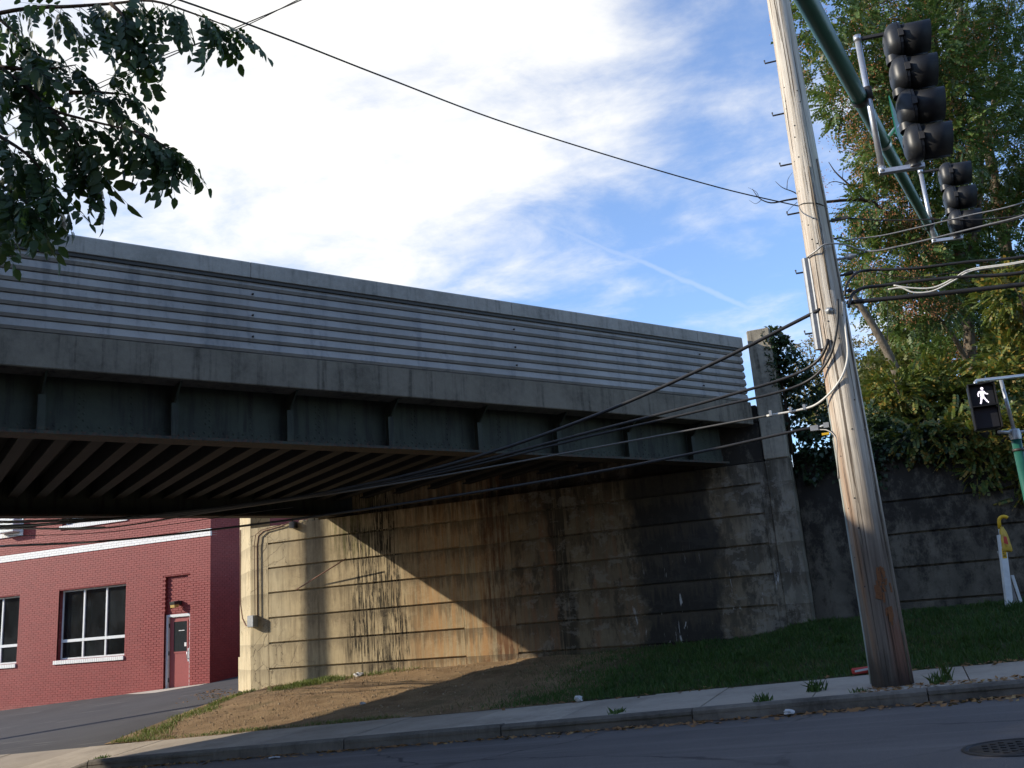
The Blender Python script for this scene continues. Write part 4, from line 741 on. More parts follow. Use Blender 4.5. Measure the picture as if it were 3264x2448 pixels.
# towards the right
rx = lambda x, y, Yp=11.3: tuple(aty(2300 + x * 964 / 1599, y * 964 / 1599, Yp))
cable([(-0.2, 11.2, 4.54), (0.7, 11.22, 4.46), (1.64, 11.25, 4.39), (4, 11.3, 4.25), (9, 11.4, 4.2)], 0.034, 'cable_black', 'thickest black cable leaving the pole to the right')
cable([(-0.19, 11.1, 4.45), rx(690, 1560, 11.15), rx(740, 1525, 11.2), rx(850, 1510), rx(990, 1490), rx(1250, 1465), rx(1599, 1440), (6, 11.4, 4.75)], 0.026, 'cable_black', 'black cable looping up beside the pole to the right')
cable([rx(910, 1508), rx(1000, 1522), rx(1120, 1520), rx(1230, 1470), rx(1300, 1430), rx(1599, 1380), (6, 11.4, 4.95)], 0.012, 'cable_white', 'upper of the two pale wires sagging right of the pole')
cable([rx(880, 1530), rx(950, 1522), rx(1010, 1545), rx(1110, 1540), rx(1230, 1482), rx(1310, 1436), rx(1599, 1386), (6, 11.42, 4.93)], 0.012, 'cable_white', 'lower of the two pale wires sagging right of the pole')
cable([(-0.21, 11.1, 4.6), rx(655, 1530, 11.1), rx(670, 1490, 11.15), rx(710, 1445, 11.2), rx(760, 1430), rx(1000, 1420), rx(1300, 1385), rx(1599, 1355), (6, 11.4, 5.05)], 0.021, 'cable_black', 'black cable bending out of the pole side under the insulators')
cable([psurf(218, 5.16, 0.03), rx(500, 1325, 11.02), rx(540, 1295, 11.0), rx(600, 1288, 11.05), rx(660, 1296, 11.15), rx(740, 1322), rx(800, 1328), rx(950, 1300), rx(1110, 1262), rx(1400, 1190), rx(1599, 1138), (6, 11.4, 6.0)], 0.014, 'cable_grey', 'grey cable arching out of the guard top and away right')
cable([rx(650, 1272), rx(720, 1262), rx(850, 1245), rx(1050, 1200), rx(1300, 1140), rx(1599, 1070), (6, 11.4, 6.3)], 0.011, 'cable_grey', 'thin grey wire rising right behind the smaller traffic light')
cable([(-0.05, 11.2, 5.59), rx(800, 1163), rx(1100, 1160), rx(1599, 1136), (6, 11.4, 5.75)], 0.010, 'cable_black', 'thin black wire clamped high on the pole going right')
cable([(-0.03, 11.22, 5.11), rx(760, 1335), rx(830, 1318), rx(1000, 1290), rx(1300, 1215), rx(1599, 1150), (6, 11.4, 5.9)], 0.008, 'cable_black', 'thin wire from the tapered insulator on the pole')
cable([rx(640, 1430), rx(800, 1440), rx(1000, 1470), rx(1200, 1445), rx(1599, 1400), (6, 11.4, 4.85)], 0.006, 'cable_black', 'faint thin wire below the dark insulators on the pole')
# long span over the street and the pair through the tree
q4 = lambda x, y, d: tuple(at(x * 1632 / 2212, y * 1632 / 2212, d))
cable([psurf(200, 5.86, 0.005), psurf(240, 5.84, 0.006), psurf(300, 5.79, 0.006), psurf(345, 5.75, 0.006)], 0.008, 'cable_black', 'loop of thin wire tied round the pole', name='wire_loop', group=None)
cable([psurf(200, 5.86, 0.01), rx(0, 995, 10.6), q4(2212, 540, 9.7), q4(1640, 325, 8.2), q4(1045, 95, 7.2), (-6.0, 2.0, 6.0), (-9, -3, 6.6)], 0.010, 'cable_black', 'long single wire crossing the sky from the pole to the tree', group=None)
cable([q4(1420, -60, 7.6), q4(1300, 0, 7.8), q4(1045, 108, 8), q4(740, 240, 8.2), q4(380, 215 + 190, 8.5), q4(0, 610, 9), (-12.5, 7, 6.2)], 0.007, 'cable_black', 'lower thin wire of the pair passing behind the leaves', group='pair of wires behind the tree')
cable([q4(1400, -60, 7.8), q4(1285, 0, 8.0), q4(1045, 118, 8.2), q4(720, 235, 8.4), q4(380, 380, 8.7), q4(0, 540, 9.2), (-13, 7, 6.4)], 0.006, 'cable_black', 'upper thin wire of the pair passing behind the leaves', group='pair of wires behind the tree')
cable([q4(800, -30, 8.6), q4(690, 50, 8.7), q4(380, 212, 9), q4(220, 295, 9.2), q4(0, 400, 9.6), (-13, 7.5, 7.3)], 0.006, 'cable_black', 'thin wire crossing the blue gap in the upper leaves', group='pair of wires behind the tree')
cable([q4(590, -40, 7.2), q4(640, 80, 7.2), q4(648, 105, 7.2)], 0.005, 'cable_black', 'short thin wire end hanging at the top of the picture', group=None)

# second utility pole further down the street, outside the picture: the cables end on it and its shadow falls on the abutment
p2 = thing('utility_pole', (FAR[0], FAR[1], -0.7), 'wooden utility pole down the street beyond the left edge', 'utility pole')
MB().tube([(FAR[0], FAR[1], z) for z in (-1.2, 2, 6, 10.5)], [0.19, 0.175, 0.155, 0.13], 14).build('pole', 'pole_wood', p2); MB().box(FAR[0] - 0.06, FAR[0] + 0.06, FAR[1] - 1.2, FAR[1] + 1.2, 9.6, 9.75).build('crossarm', 'pole_wood', p2)

# ================================================================== MAST ARM AND TRAFFIC LIGHTS
c6 = lambda x, y, d: at(2300 + x * 964 / 1599, y * 964 / 1599, d)
A1, A2 = c6(752, 560, 9.15), c6(1118, 1235, 13.5); ad = (A2 - A1).normalized()
ma = thing('signal_mast_arm', (-1.4, -3, 0), 'dark green tapered mast arm carrying the traffic lights', 'mast arm')
ys_ = -3.0; A0 = A1 + ad * ((ys_ - A1.y) / ad.y); Ae = A2 + ad * 0.12
MB().tube([A0, A1 + ad * -3, A1, A2, Ae], [0.115, 0.085, 0.074, 0.055, 0.054], 18).build('arm', 'arm_green', ma)
MB().tube([(A0.x, A0.y, road_z(A0.x) - 0.1), (A0.x, A0.y, A0.z + 0.4)], [0.17, 0.13], 18).build('upright', 'arm_green', ma)
MB().lathe(A0 + ad * -0.2, ad, [(0, 0.0), (0, 0.15), (0.5, 0.15), (0.5, 0.1)], 14).build('flange_collar', 'arm_green', ma)
def signal(base_top, nsec, sc, label, pipe_side=-1):
    """base_top: top of the housing seam line; the lamps face +x"""
    H = 0.345 * sc; bt = Vector(base_top); t = thing('traffic_light', tuple(bt - Vector((0, 0, H * nsec))), label, 'traffic light', 'traffic lights on the mast arm')
    fx = Vector((1, 0.10, -0.04)).normalized(); lat = Vector((-0.10, 1, 0)).normalized()
    for i in range(nsec):
        c = bt - Vector((0, 0, H * (i + 0.5)))
        # section: squarish front plate, bulging back
        mb = MB(); rows = []; h2, w2 = H * 0.485, H * 0.47
        def ring(off, sh, sw, k=24):
            out = []
            for j in range(k):
                a = 2 * math.pi * j / k; ca, sa = math.cos(a), math.sin(a); q = (abs(ca) ** 3.2 + abs(sa) ** 3.2) ** (-1 / 3.2); out.append(c + fx * off + lat * (ca * q * w2 * sw) + Vector((0, 0, sa * q * h2 * sh)))
            return out
        seq = [(0.0, 1.0, 1.0), (-0.03 * sc, 0.99, 0.98), (-0.06 * sc, 0.93, 0.92), (-0.092 * sc, 0.76, 0.78), (-0.113 * sc, 0.48, 0.52), (-0.12 * sc, 0.1, 0.1)]
        for q in seq: rows += ring(*q)
        mb.add(rows, [(r * 24 + j, r * 24 + (j + 1) % 24, (r + 1) * 24 + (j + 1) % 24, (r + 1) * 24 + j) for r in range(len(seq) - 1) for j in range(24)], True)
        hs = mb.build('housing', 'signal_black', t, normals=True)
        dr = MB(); rows = ring(0.004, 0.99, 0.99) + ring(0.028, 0.97, 0.97); dr.add(rows, [(j, (j + 1) % 24, 24 + (j + 1) % 24, 24 + j) for j in range(24)] + [tuple(range(24)), tuple(range(24, 48))]); dr.build('door', 'signal_black', hs)
        for s in (-1, 1): MB().obox(c + fx * 0.015 + lat * w2 * 1.02 * s + Vector((0, 0, 0)), fx * 0.022, lat * 0.014, Vector((0, 0, H * 0.10))).build('hinge', 'dark_metal', hs)
        R = H * 0.452; k = 28; L = 0.29 * sc; vs = []; fs = []
        for j in range(k + 1):                                    # tunnel visor, open at the bottom
            a = math.radians(-86 + (360 - 8) * j / k); e = Vector((0, 0, 1)) * math.sin(a) + lat * math.cos(a)
            dl = 1.0 - 0.12 * (1 - math.sin(a)) / 2
            for o, rr2 in ((0.026, R), (L * dl, R * 1.0), (L * dl, R * 0.98), (0.026, R * 0.98)): vs.append(c + fx * o + e * rr2)
        for j in range(k): fs += [(j * 4 + q, j * 4 + (q + 1) % 4, j * 4 + 4 + (q + 1) % 4, j * 4 + 4 + q) for q in range(4)]
        MB().add(vs, fs, True).build('visor', 'visor_black', hs, normals=True)
        MB().lathe(c + fx * 0.029, fx, [(0, R * 0.95), (0.02, R * 0.8), (0.035, R * 0.4), (0.04, 0.0)], 20).build('lens', 'lens_dark', hs)
    for i in range(1, nsec): c = bt - Vector((0, 0, H * i)) - fx * 0.05 * sc; MB().lathe(c - Vector((0, 0, 0.035)), (0, 0, 1), [(0, 0.075 * sc), (0.07, 0.075 * sc)], 16).build('coupling', 'signal_black', t)
    # pipe bracket behind
    px = bt - fx * 0.33 * sc; z1 = bt.z - 0.02; z0 = bt.z - H * nsec - 0.03; ax = Vector((0, 0, 1))
    MB().tube([(px.x, px.y, z0), (px.x, px.y, z1)], 0.027 * sc, 14).build('bracket_pipe', 'galvanised', t)
    for z in (z1 - 0.02, z0 + 0.02): MB().lathe((px.x, px.y, z - 0.03), ax, [(0, 0), (0, 0.036), (0.06, 0.036), (0.06, 0)], 12).build('pipe_collar', 'galvanised', t)
    MB().obox(Vector((px.x, px.y, z1 - 0.03)) + fx * 0.16 * sc, fx * 0.16 * sc, lat * 0.018, Vector((0, 0, 0.016))).build('top_bracket', 'dark_metal', t, bevel=0.003)
    MB().obox(Vector((px.x, px.y, z0)) + fx * 0.16 * sc, fx * 0.19 * sc, lat * 0.03, Vector((0, 0, 0.022))).build('bottom_bracket', 'galvanised', t, bevel=0.003)
    MB().lathe(bt - fx * 0.055 * sc + Vector((0, 0, -H * nsec - 0.05)), ax, [(0, 0.06), (0.03, 0.055), (0.06, 0.085)], 16).build('bottom_collar', 'signal_black', t)
    # clamp to the arm
    zc = (z0 + z1) / 2; ap = A1 + ad * ((px.y - A1.y) / ad.y); m_ = Vector((px.x, px.y, ap.z + 0.02))
    MB().tube([m_, ap], 0.03, 10).lathe(m_ - Vector((0, 0, 0.06)), ax, [(0, 0.0), (0, 0.045), (0.12, 0.045), (0.12, 0)], 12).lathe(ap - ad * 0.05, ad, [(0, 0.085), (0.10, 0.085)], 16).build('arm_clamp', 'dark_metal', t)
    return t
s1t = aty(2300 + 912 * .6029, 140 * .6029, 8.85); s2t = aty(2300 + 1186 * .6029, 868 * .6029, 13.6)
signal(s1t, 4, 1.045, 'large four-section black traffic light, nearer of the two on the arm')
signal(s2t, 3, 1.04, 'smaller three-section black traffic light at the end of the arm')
sgn = thing('street_sign', tuple(c6(935, 680, 10.3)), 'green street name sign seen edge-on on the mast arm', 'street sign')
s0 = c6(905, 545, 10.2); s1 = c6(955, 780, 10.35)
MB().obox((s0 + s1) / 2 + Vector((0, 0.06, 0)), Vector((0.006, 0, 0)), Vector((0.05, 0.42, 0.05)), Vector((0, 0, 0.24))).build('panel', 'sign_green', sgn); b0 = A1 + ad * 1.1
MB().tube([b0, (s0 + s1) / 2], 0.02, 8).lathe(b0 - ad * 0.04, ad, [(0, 0.08), (0.08, 0.08)], 14).build('bracket', 'galvanised', sgn)

# ================================================================== PEDESTRIAN SIGNAL
PDX, PDY = 1.555, 14.02; pg = bank_z(PDX, PDY)
ps = thing('pedestrian_signal', (PDX, PDY, pg), 'pedestrian signal with lit white walking figure on a green pole', 'pedestrian signal')
MB().tube([(PDX, PDY, pg - 0.1), (PDX, PDY, 3.07)], 0.062, 18).build('post', 'arm_green', ps)
MB().lathe((PDX, PDY, 3.06), (0, 0, 1), [(0, 0.072), (0.07, 0.078), (0.12, 0.066), (0.14, 0.066), (0.15, 0.02)], 16).build('collar', 'grey_metal', ps)
MB().lathe((PDX, PDY, 2.9), (0, 0, 1), [(0, 0.064), (0, 0.072), (0.035, 0.072), (0.035, 0.064)], 16).build('clamp_band', 'dark_metal', ps)
MB().tube([(PDX, PDY, 3.2), (PDX - 0.03, PDY, 3.9)], 0.024, 12).build('riser', 'grey_metal', ps)
fn = Vector((0.05, -1, 0.0)).normalized(); ls = Vector((1, 0.05, 0)).normalized(); hc = Vector((1.225, 13.75, 3.505))
MB().tube([(1.19, 13.78, 3.80), (1.19, 13.80, 3.87), (1.21, 13.82, 3.895), (2.4, 14.1, 3.90)], 0.025, 12).build('top_pipe', 'galvanised', ps)
MB().tube([(1.35, 13.86, 3.17), (PDX, PDY, 3.16)], 0.022, 10).tube([(PDX, PDY, 3.16), (2.3, 14.3, 3.16)], 0.022, 10).build('bottom_pipe', 'grey_metal', ps)
def pbox(zc, lit):
    c = Vector((hc.x, hc.y, zc)); h = MB().obox(c, ls * 0.158, fn * 0.075, Vector((0, 0, 0.148))).build('signal_housing', 'signal_black', ps, bevel=0.012)
    mb = MB(); f = fn * 0.14
    for (dx, dz_, a, b) in ((0, 0.152, 0.163, 0.006), (-0.158, 0, 0.005, 0.15), (0.158, 0, 0.005, 0.15)): mb.obox(c + fn * 0.12 + ls * dx + Vector((0, 0, dz_)), ls * a, fn * 0.055, Vector((0, 0, b)))
    mb.build('hood', 'visor_black', h); MB().obox(c + fn * 0.078, ls * 0.14, fn * 0.004, Vector((0, 0, 0.13))).build('lens', 'lens_black', h)
    if lit:
        P = lambda u, v: c + fn * 0.0835 + ls * u + Vector((0, 0, v)); g = MB()
        def limb(a, b, w0_, w1_):
            a, b = Vector(a), Vector(b); d_ = (b - a).normalized(); q = Vector((-d_.y, d_.x)); g.add([P(*(a + q * w0_)), P(*(a - q * w0_)), P(*(b - q * w1_)), P(*(b + q * w1_))], [(0, 1, 2, 3)])
        g.add([P(0.012 + 0.0185 * math.cos(t), 0.093 + 0.0185 * math.sin(t)) for t in [math.pi * 2 * j / 14 for j in range(14)]], [tuple(range(14))])
        g.add([P(*q) for q in ((-0.028, 0.062), (0.022, 0.066), (0.030, 0.045), (0.022, -0.012), (0.006, -0.026), (-0.022, -0.016), (-0.020, 0.03))], [tuple(range(7))])
        limb((-0.026, 0.055), (-0.047, 0.022), 0.011, 0.009); limb((-0.048, 0.020), (-0.044, -0.012), 0.009, 0.007)
        limb((0.024, 0.052), (0.044, 0.020), 0.011, 0.008); limb((0.044, 0.018), (0.074, 0.010), 0.008, 0.006)
        limb((-0.012, -0.022), (-0.020, -0.062), 0.014, 0.011); limb((-0.022, -0.066), (-0.030, -0.096), 0.011, 0.009); limb((0.010, -0.022), (0.030, -0.058), 0.013, 0.011); limb((0.033, -0.062), (0.050, -0.094), 0.011, 0.009); limb((-0.032, -0.100), (-0.040, -0.108), 0.012, 0.010); limb((0.052, -0.098), (0.064, -0.101), 0.010, 0.008)
        g.build('walking_figure', 'walk_lamp', h, normals=False)
pbox(3.658, True); pbox(3.352, False)
MB().lathe((2.02, 13.98, 3.55), (0.3, -1, 0), [(0, 0.0), (0, 0.16), (0.05, 0.17), (0.12, 0.14), (0.14, 0)], 18).build('side_head', 'grey_metal', ps)

# ================================================================== SMALL THINGS ON THE RIGHT
VX, VY = 1.32, 17.3; vg = bank_z(VX, VY); lean = Vector((0.075, 0.0, 1)).normalized()
vp = thing('vent_marker_post', (VX, VY, vg), 'white square marker post with yellow hooked pipe against the retaining wall', 'marker post')
bs = Vector((VX, VY, vg - 0.1)); sx, sy = Vector((0.05, 0.012, -0.003)), Vector((-0.012, 0.05, 0))
MB().obox(bs + lean * 0.62, sx, sy, lean * 0.62).build('post', 'white_plastic', vp, bevel=0.006)
tp = bs + lean * 1.24; hk = [tp - lean * 0.3 + Vector((0.0, 0.06, 0)), tp + Vector((0.0, 0.06, 0)), tp + lean * 0.10 + Vector((0.0, 0.06, 0))]
MB().tube(hk, 0.024, 12).build('pipe', 'white_plastic', vp)
c = tp + lean * 0.22 + Vector((0.075, 0.06, 0)); arc = [hk[-1]] + [c + Vector((-math.cos(a) * 0.075, 0, math.sin(a) * 0.075)) for a in [math.radians(q) for q in (0, 25, 50, 75, 100, 125, 145)]]
MB().tube(arc, 0.029, 12).build('hook', 'yellow_plastic', vp)
fq = lambda u, z, o=0.054: bs + lean * z + sx.normalized() * u - sy.normalized() * o
MB().add([fq(-0.032, 0.86), fq(0.034, 0.86), fq(0.034, 1.02), fq(-0.032, 1.02)], [(0, 1, 2, 3)]).build('warning_label', 'yellow_plastic', vp, normals=False)
mb = MB()
for z, a, b in ((0.99, -0.02, 0.0), (0.96, -0.02, 0.022), (0.935, -0.022, 0.005), (0.905, -0.015, 0.025), (0.885, -0.02, 0.02)): mb.add([fq(a, z, 0.0555), fq(b, z, 0.0555), fq(b, z + 0.012, 0.0555), fq(a, z + 0.012, 0.0555)], [(0, 1, 2, 3)])
mb.build('label_lettering', 'black_print', vp, normals=False)
bag = MB(); cc = bs + lean * 1.16 + Vector((0.02, -0.02, 0)); rows = []
for i, (h_, a, b) in enumerate(((0.20, 0.022, 0.03), (0.12, 0.05, 0.05), (0.02, 0.065, 0.06), (-0.09, 0.08, 0.06), (-0.17, 0.085, 0.055), (-0.20, 0.07, 0.04))):
    rows += [cc + Vector((0.02 + a * math.cos(t) * (1 + 0.14 * math.sin(5 * t + i)), b * math.sin(t), h_ + 0.012 * math.sin(3 * t))) for t in [2 * math.pi * j / 16 for j in range(16)]]
bag.add(rows, [(i * 16 + j, i * 16 + (j + 1) % 16, (i + 1) * 16 + (j + 1) % 16, (i + 1) * 16 + j) for i in range(5) for j in range(16)] + [tuple(80 + j for j in range(16))], True)
bg_ = thing('plastic_bag', tuple(cc), 'crumpled yellow plastic bag tied around the white marker post', 'bag'); bag.build('bag', 'bag_yellow', bg_); MB().add([cc + Vector(q) for q in ((0.0, -0.082, -0.06), (0.06, -0.078, -0.09), (0.055, -0.075, 0.04), (0.01, -0.075, 0.05))], [(0, 1, 2, 3)]).build('print', 'red_print', bg_, normals=False)
tag(MB().obox((1.50, 17.45, bank_z(1.5, 17.45) + 0.2), (0.022, 0.004, 0), (-0.003, 0.014, 0), (-0.03, 0, 0.28)).build('stake', 'white_plastic', bevel=0.004), 'short white stake leaning behind the hooked marker post', 'stake')
tag(MB().obox((1.41, 17.47, bank_z(1.41, 17.47) + 0.38), (0.028, 0.004, 0), (-0.003, 0.016, 0), (-0.06, 0, 0.5)).build('stake', 'grey_metal', bevel=0.004), 'grey stake close behind the white marker post', 'stake')
# manhole
mh = thing('manhole_cover', (0.47, 7.36, road_z(0.47)), 'round cast iron manhole cover in the road at lower right', 'manhole cover'); zz0 = road_z(0.47) + 0.004
MB().lathe((0.47, 7.36, zz0 - 0.05), (0.045 * -1, 0, 1), [(0.05, 0.37), (0.056, 0.365), (0.056, 0.335), (0.04, 0.333)], 40).build('ring', 'cast_iron', mh); MB().lathe((0.47, 7.36, zz0 - 0.05), (-0.045, 0, 1), [(0.04, 0.325), (0.052, 0.32), (0.052, 0.0)], 40).build('lid', 'cast_iron', mh)
mb = MB()
for i in range(-5, 6):
    for j in range(-5, 6):
        if i * i + j * j < 26 and (i + j) % 2 == 0: MB().box(0.47 + i * 0.055 - 0.018, 0.47 + i * 0.055 + 0.018, 7.36 + j * 0.055 - 0.018, 7.36 + j * 0.055 + 0.018, zz0 + 0.001 + 0.045 * i * 0.055, zz0 + 0.009 + 0.045 * i * 0.055).build('tread_stud', 'cast_iron', mh)
# litter
def crumple(name, loc, s, m, label, cat, seed, flatten=0.5):
    bm = bmesh.new(); bmesh.ops.create_icosphere(bm, subdivisions=2, radius=s); random.seed(seed)
    for v in bm.verts: v.co *= random.uniform(0.6, 1.25); v.co.z *= flatten
    me = bpy.data.meshes.new(name); bm.to_mesh(me); bm.free(); o = finish(me, name, m); o.location = loc; return tag(o, label, cat)
ct = thing('drink_carton', (-0.72, 12.55, walk_z(-0.7, 12.5)), 'crushed red and white drink carton behind the pole base', 'carton'); zc = walk_z(-0.7, 12.5) + 0.05
MB().obox((-0.78, 12.55, zc), (0.11, 0.02, 0.006), (-0.01, 0.04, 0.01), (0, -0.01, 0.032)).build('carton', 'litter_red', ct, bevel=0.015); MB().obox((-0.76, 12.494, zc + 0.01), (0.09, 0.012, 0.012), (0, 0.003, 0), (0, 0, 0.012)).build('print', 'litter_white', ct)
crumple('paper_scrap', (-1.42, 10.42, road_z(-1.4) + 0.03), 0.06, 'litter_white', 'crumpled white paper in the gutter left of the pole', 'litter', 1, 0.45)
crumple('paper_scrap', (-4.42, 12.45, walk_z(-4.4, 12.45) + 0.04), 0.06, 'litter_white', 'white scrap of paper on the back edge of the pavement', 'litter', 2, 0.7)
crumple('paper_scrap', (-11.1, 17.6, bank_z(-11.1, 17.6) + 0.05), 0.10, 'litter_white', 'white plastic scrap at the foot of the sunlit wall', 'litter', 3, 0.5)
crumple('paper_scrap', (-7.7, 10.2, road_z(-7.7) + 0.012), 0.07, 'litter_white', 'flattened paper on the shaded road by the kerb', 'litter', 4, 0.15)
crumple('paper_scrap', (-8.9, 14.2, bank_z(-8.9, 14.2) + 0.03), 0.05, 'litter_white', 'pale scrap lying in the sunlit dirt', 'litter', 5, 0.5)

# ================================================================== VEGETATION
def compound(npairs=7, L=0.46, ll=0.12, lw=0.042, droop=0.25):      # pinnate leaf, one quad per leaflet, rachis along +x
    v, f = [], []
    def leaflet(x, ang, dz, s=1.0):
        ca, sa = math.cos(ang), math.sin(ang); k = len(v); d = np.array([ca, sa, dz]); q = np.array([-sa, ca, 0.0]); b = np.array([x, 0, -droop * (x / L) ** 2 * L])
        v.extend([b, b + d * ll * .45 * s + q * lw * s, b + d * ll * s + np.array([0, 0, -ll * .15]), b + d * ll * .45 * s - q * lw * s]); f.append((k, k + 1, k + 2, k + 3))
    for i in range(npairs):
        x = L * (0.22 + 0.74 * i / npairs)
        for s in (-1, 1): leaflet(x, s * math.radians(68 - 3 * i), -0.22, 1 - 0.25 * abs(i / npairs - 0.45))
    leaflet(L * 0.97, 0, -0.2); return np.array(v), f
def sprig(k=7, L=0.22, ll=0.085, lw=0.026, seed=1):
    r = random.Random(seed); v, f = [], []
    for i in range(k):
        a = r.uniform(0, 6.28); x = L * i / k; c, s = math.cos(a), math.sin(a); d = np.array([0.55, c * .8, s * .8]); d /= np.linalg.norm(d); q = np.cross(d, [0.3, -s, c]); q /= np.linalg.norm(q); b = np.array([x, 0, 0]); j = len(v)
        v.extend([b, b + d * ll * .45 + q * lw, b + d * ll, b + d * ll * .45 - q * lw]); f.append((j, j + 1, j + 2, j + 3))
    return np.array(v), f
def lobe_points(center, rad, n, shell=0.55):
    d = RNG.normal(size=(n, 3)); d /= np.linalg.norm(d, axis=1, keepdims=True); r = shell + (1 - shell) * RNG.random(n) ** 0.7; r *= 1 + 0.28 * np.sin(d[:, 0] * 5 + center[0] * 3) * np.sin(d[:, 2] * 6 + center[1])
    return np.asarray(center) + d * r[:, None] * np.asarray(rad), d
def crown(name, lobes, tmpl, material, parent, droop=-0.12, scale=(0.7, 1.25), stuff=True):
    T, P = [], []
    for c, rad, n in lobes:
        p, d = lobe_points(c, rad, n); f = d + RNG.normal(scale=0.55, size=(n, 3)); f[:, 2] += droop; up = RNG.normal(scale=0.5, size=(n, 3)); up[:, 2] += 1.0
        T.append(rot_from(f, up) * RNG.uniform(*scale, size=(n, 1, 1))); P.append(p)
    o = mass(name, np.concatenate(T), np.concatenate(P), tmpl[0], tmpl[1], material, parent)
    if stuff: o['kind'] = 'stuff'
    return o
def limbs(name, polys, material, parent, k=8):
    for pts, r in polys: MB().tube(smooth(pts, 4), [lerp(r[0], r[1], i / (len(smooth(pts, 4)) - 1)) for i in range(len(smooth(pts, 4)))], k).build(name, material, parent)
CL = compound(4, 0.30, 0.088, 0.034); CLs = compound(4, 0.28, 0.085, 0.032)
def seeds(name, cl, parent):
    T, P = [], []
    for c in cl:
        n = 70; p = np.asarray(c) + RNG.normal(scale=(0.13, 0.13, 0.18), size=(n, 3)); f = RNG.normal(size=(n, 3)); f[:, 2] -= 1.2; T.append(rot_from(f, RNG.normal(size=(n, 3)))); P.append(p)
    tv = [(0, 0, 0), (0.025, 0.010, 0), (0.055, 0, 0), (0.025, -0.010, 0)]
    tag(mass(name, np.concatenate(T), np.concatenate(P), tv, [(0, 1, 2, 3)], 'seed_brown', parent), kind='stuff')
def L(lst, d0, d1, rad, n):
    out = []
    for i, q in enumerate(lst):
        x, y = q[:2]; s = q[2] if len(q) > 2 else 1.0; c = dat(x, y, d0 + (d1 - d0) * ((i * 0.618) % 1)); out.append((tuple(c), (rad * s, rad * s * 1.1, rad * s * 0.8), int(n * s * s)))
    return out
# ---- tree of heaven on the right
la = L([(1792, 30, .75), (1790, 150, .6), (1850, 215, .8), (1880, 90), (1945, 5), (1985, 130), (1950, 270), (1880, 445, .62), (1905, 560, .8), (1960, 440), (2030, 320), (2040, 500), (1985, 640, .95), (1895, 635, .5), (2060, 60), (2030, 200), (1925, 350, .75), (1960, 560), (1890, 330, .5)], 22.0, 25.0, 1.22, 620)
ta = thing('broadleaf_tree', tuple(dat(2105, 1010, 24)), 'green tree with brown seed clusters rising behind the traffic lights', 'tree')
crown('foliage', la, CL, 'leaf_ailanthus', ta)
T0 = [dat(2120, 1000, 24), dat(2100, 800, 24), dat(2080, 600, 24), dat(2050, 380, 24.3), dat(2030, 200, 24.5), dat(2010, 0, 24.8), dat(2000, -150, 25)]
limbs('trunk', [(T0, (0.17, 0.06))], 'bark_grey', ta)
limbs('limb', [([T0[2], dat(2020, 520, 24), dat(1950, 480, 23.5), dat(1880, 440, 23)], (0.07, 0.015)), ([T0[1], dat(2040, 700, 23.6), dat(1970, 650, 23.2), dat(1900, 620, 23)], (0.07, 0.015)), ([T0[3], dat(1980, 300, 24), dat(1900, 230, 23.5), dat(1830, 200, 23)], (0.06, 0.012)),
               ([T0[4], dat(1960, 130, 24), dat(1880, 80, 23.5), dat(1790, 30, 23)], (0.055, 0.012)), ([T0[2], dat(2110, 480, 24.2), dat(2120, 300, 24.5), dat(2090, 130, 24.8), dat(2060, 20, 25)], (0.08, 0.02)), ([T0[3], dat(2090, 280, 24), dat(2080, 160, 24)], (0.04, 0.012))], 'bark_grey', ta, 6)
seeds('seed_clusters', [tuple(Vector(c) + Vector((random.uniform(-1, 1), random.uniform(-1.2, -0.2), random.uniform(-.8, .8)))) for c, r, n_ in la for _ in range(14)], ta)
# ---- second tree at the frame edge
lb = L([(2110, 230), (2170, 110), (2190, 330), (2120, 420), (2200, 500), (2120, 600), (2090, 700), (2180, 660), (2060, 600, .8), (2060, 790, .8), (2150, 20), (2260, 200), (2280, 400), (2280, 620), (2240, 760), (2130, 800), (2350, 300), (2350, 550)], 24.0, 27.0, 1.42, 660)
tb = thing('broadleaf_tree', tuple(dat(2215, 1010, 26)), 'taller green tree at the right edge behind the pedestrian signal', 'tree')
crown('foliage', lb, CLs, 'leaf_ailanthus', tb)
T1 = [dat(2215, 1000, 26), dat(2200, 760, 26), dat(2170, 520, 26), dat(2130, 300, 26), dat(2085, 100, 26), dat(2060, -80, 26)]
limbs('trunk', [(T1, (0.22, 0.07))], 'bark_grey', tb)
limbs('limb', [([T1[2], dat(2210, 380, 25.5), dat(2240, 200, 25)], (0.10, 0.03)), ([T1[1], dat(2130, 640, 25.5), dat(2080, 560, 25)], (0.07, 0.02)), ([T1[3], dat(2160, 150, 25.5), dat(2180, 0, 25)], (0.08, 0.02)), ([T1[2], dat(2120, 480, 25), dat(2060, 400, 25)], (0.05, 0.015))], 'bark_grey', tb, 6)
seeds('seed_clusters', [tuple(Vector(c) + Vector((random.uniform(-1.2, 0.8), random.uniform(-1.5, -0.3), random.uniform(-.9, .9)))) for c, r, n_ in lb for _ in range(8)], tb)
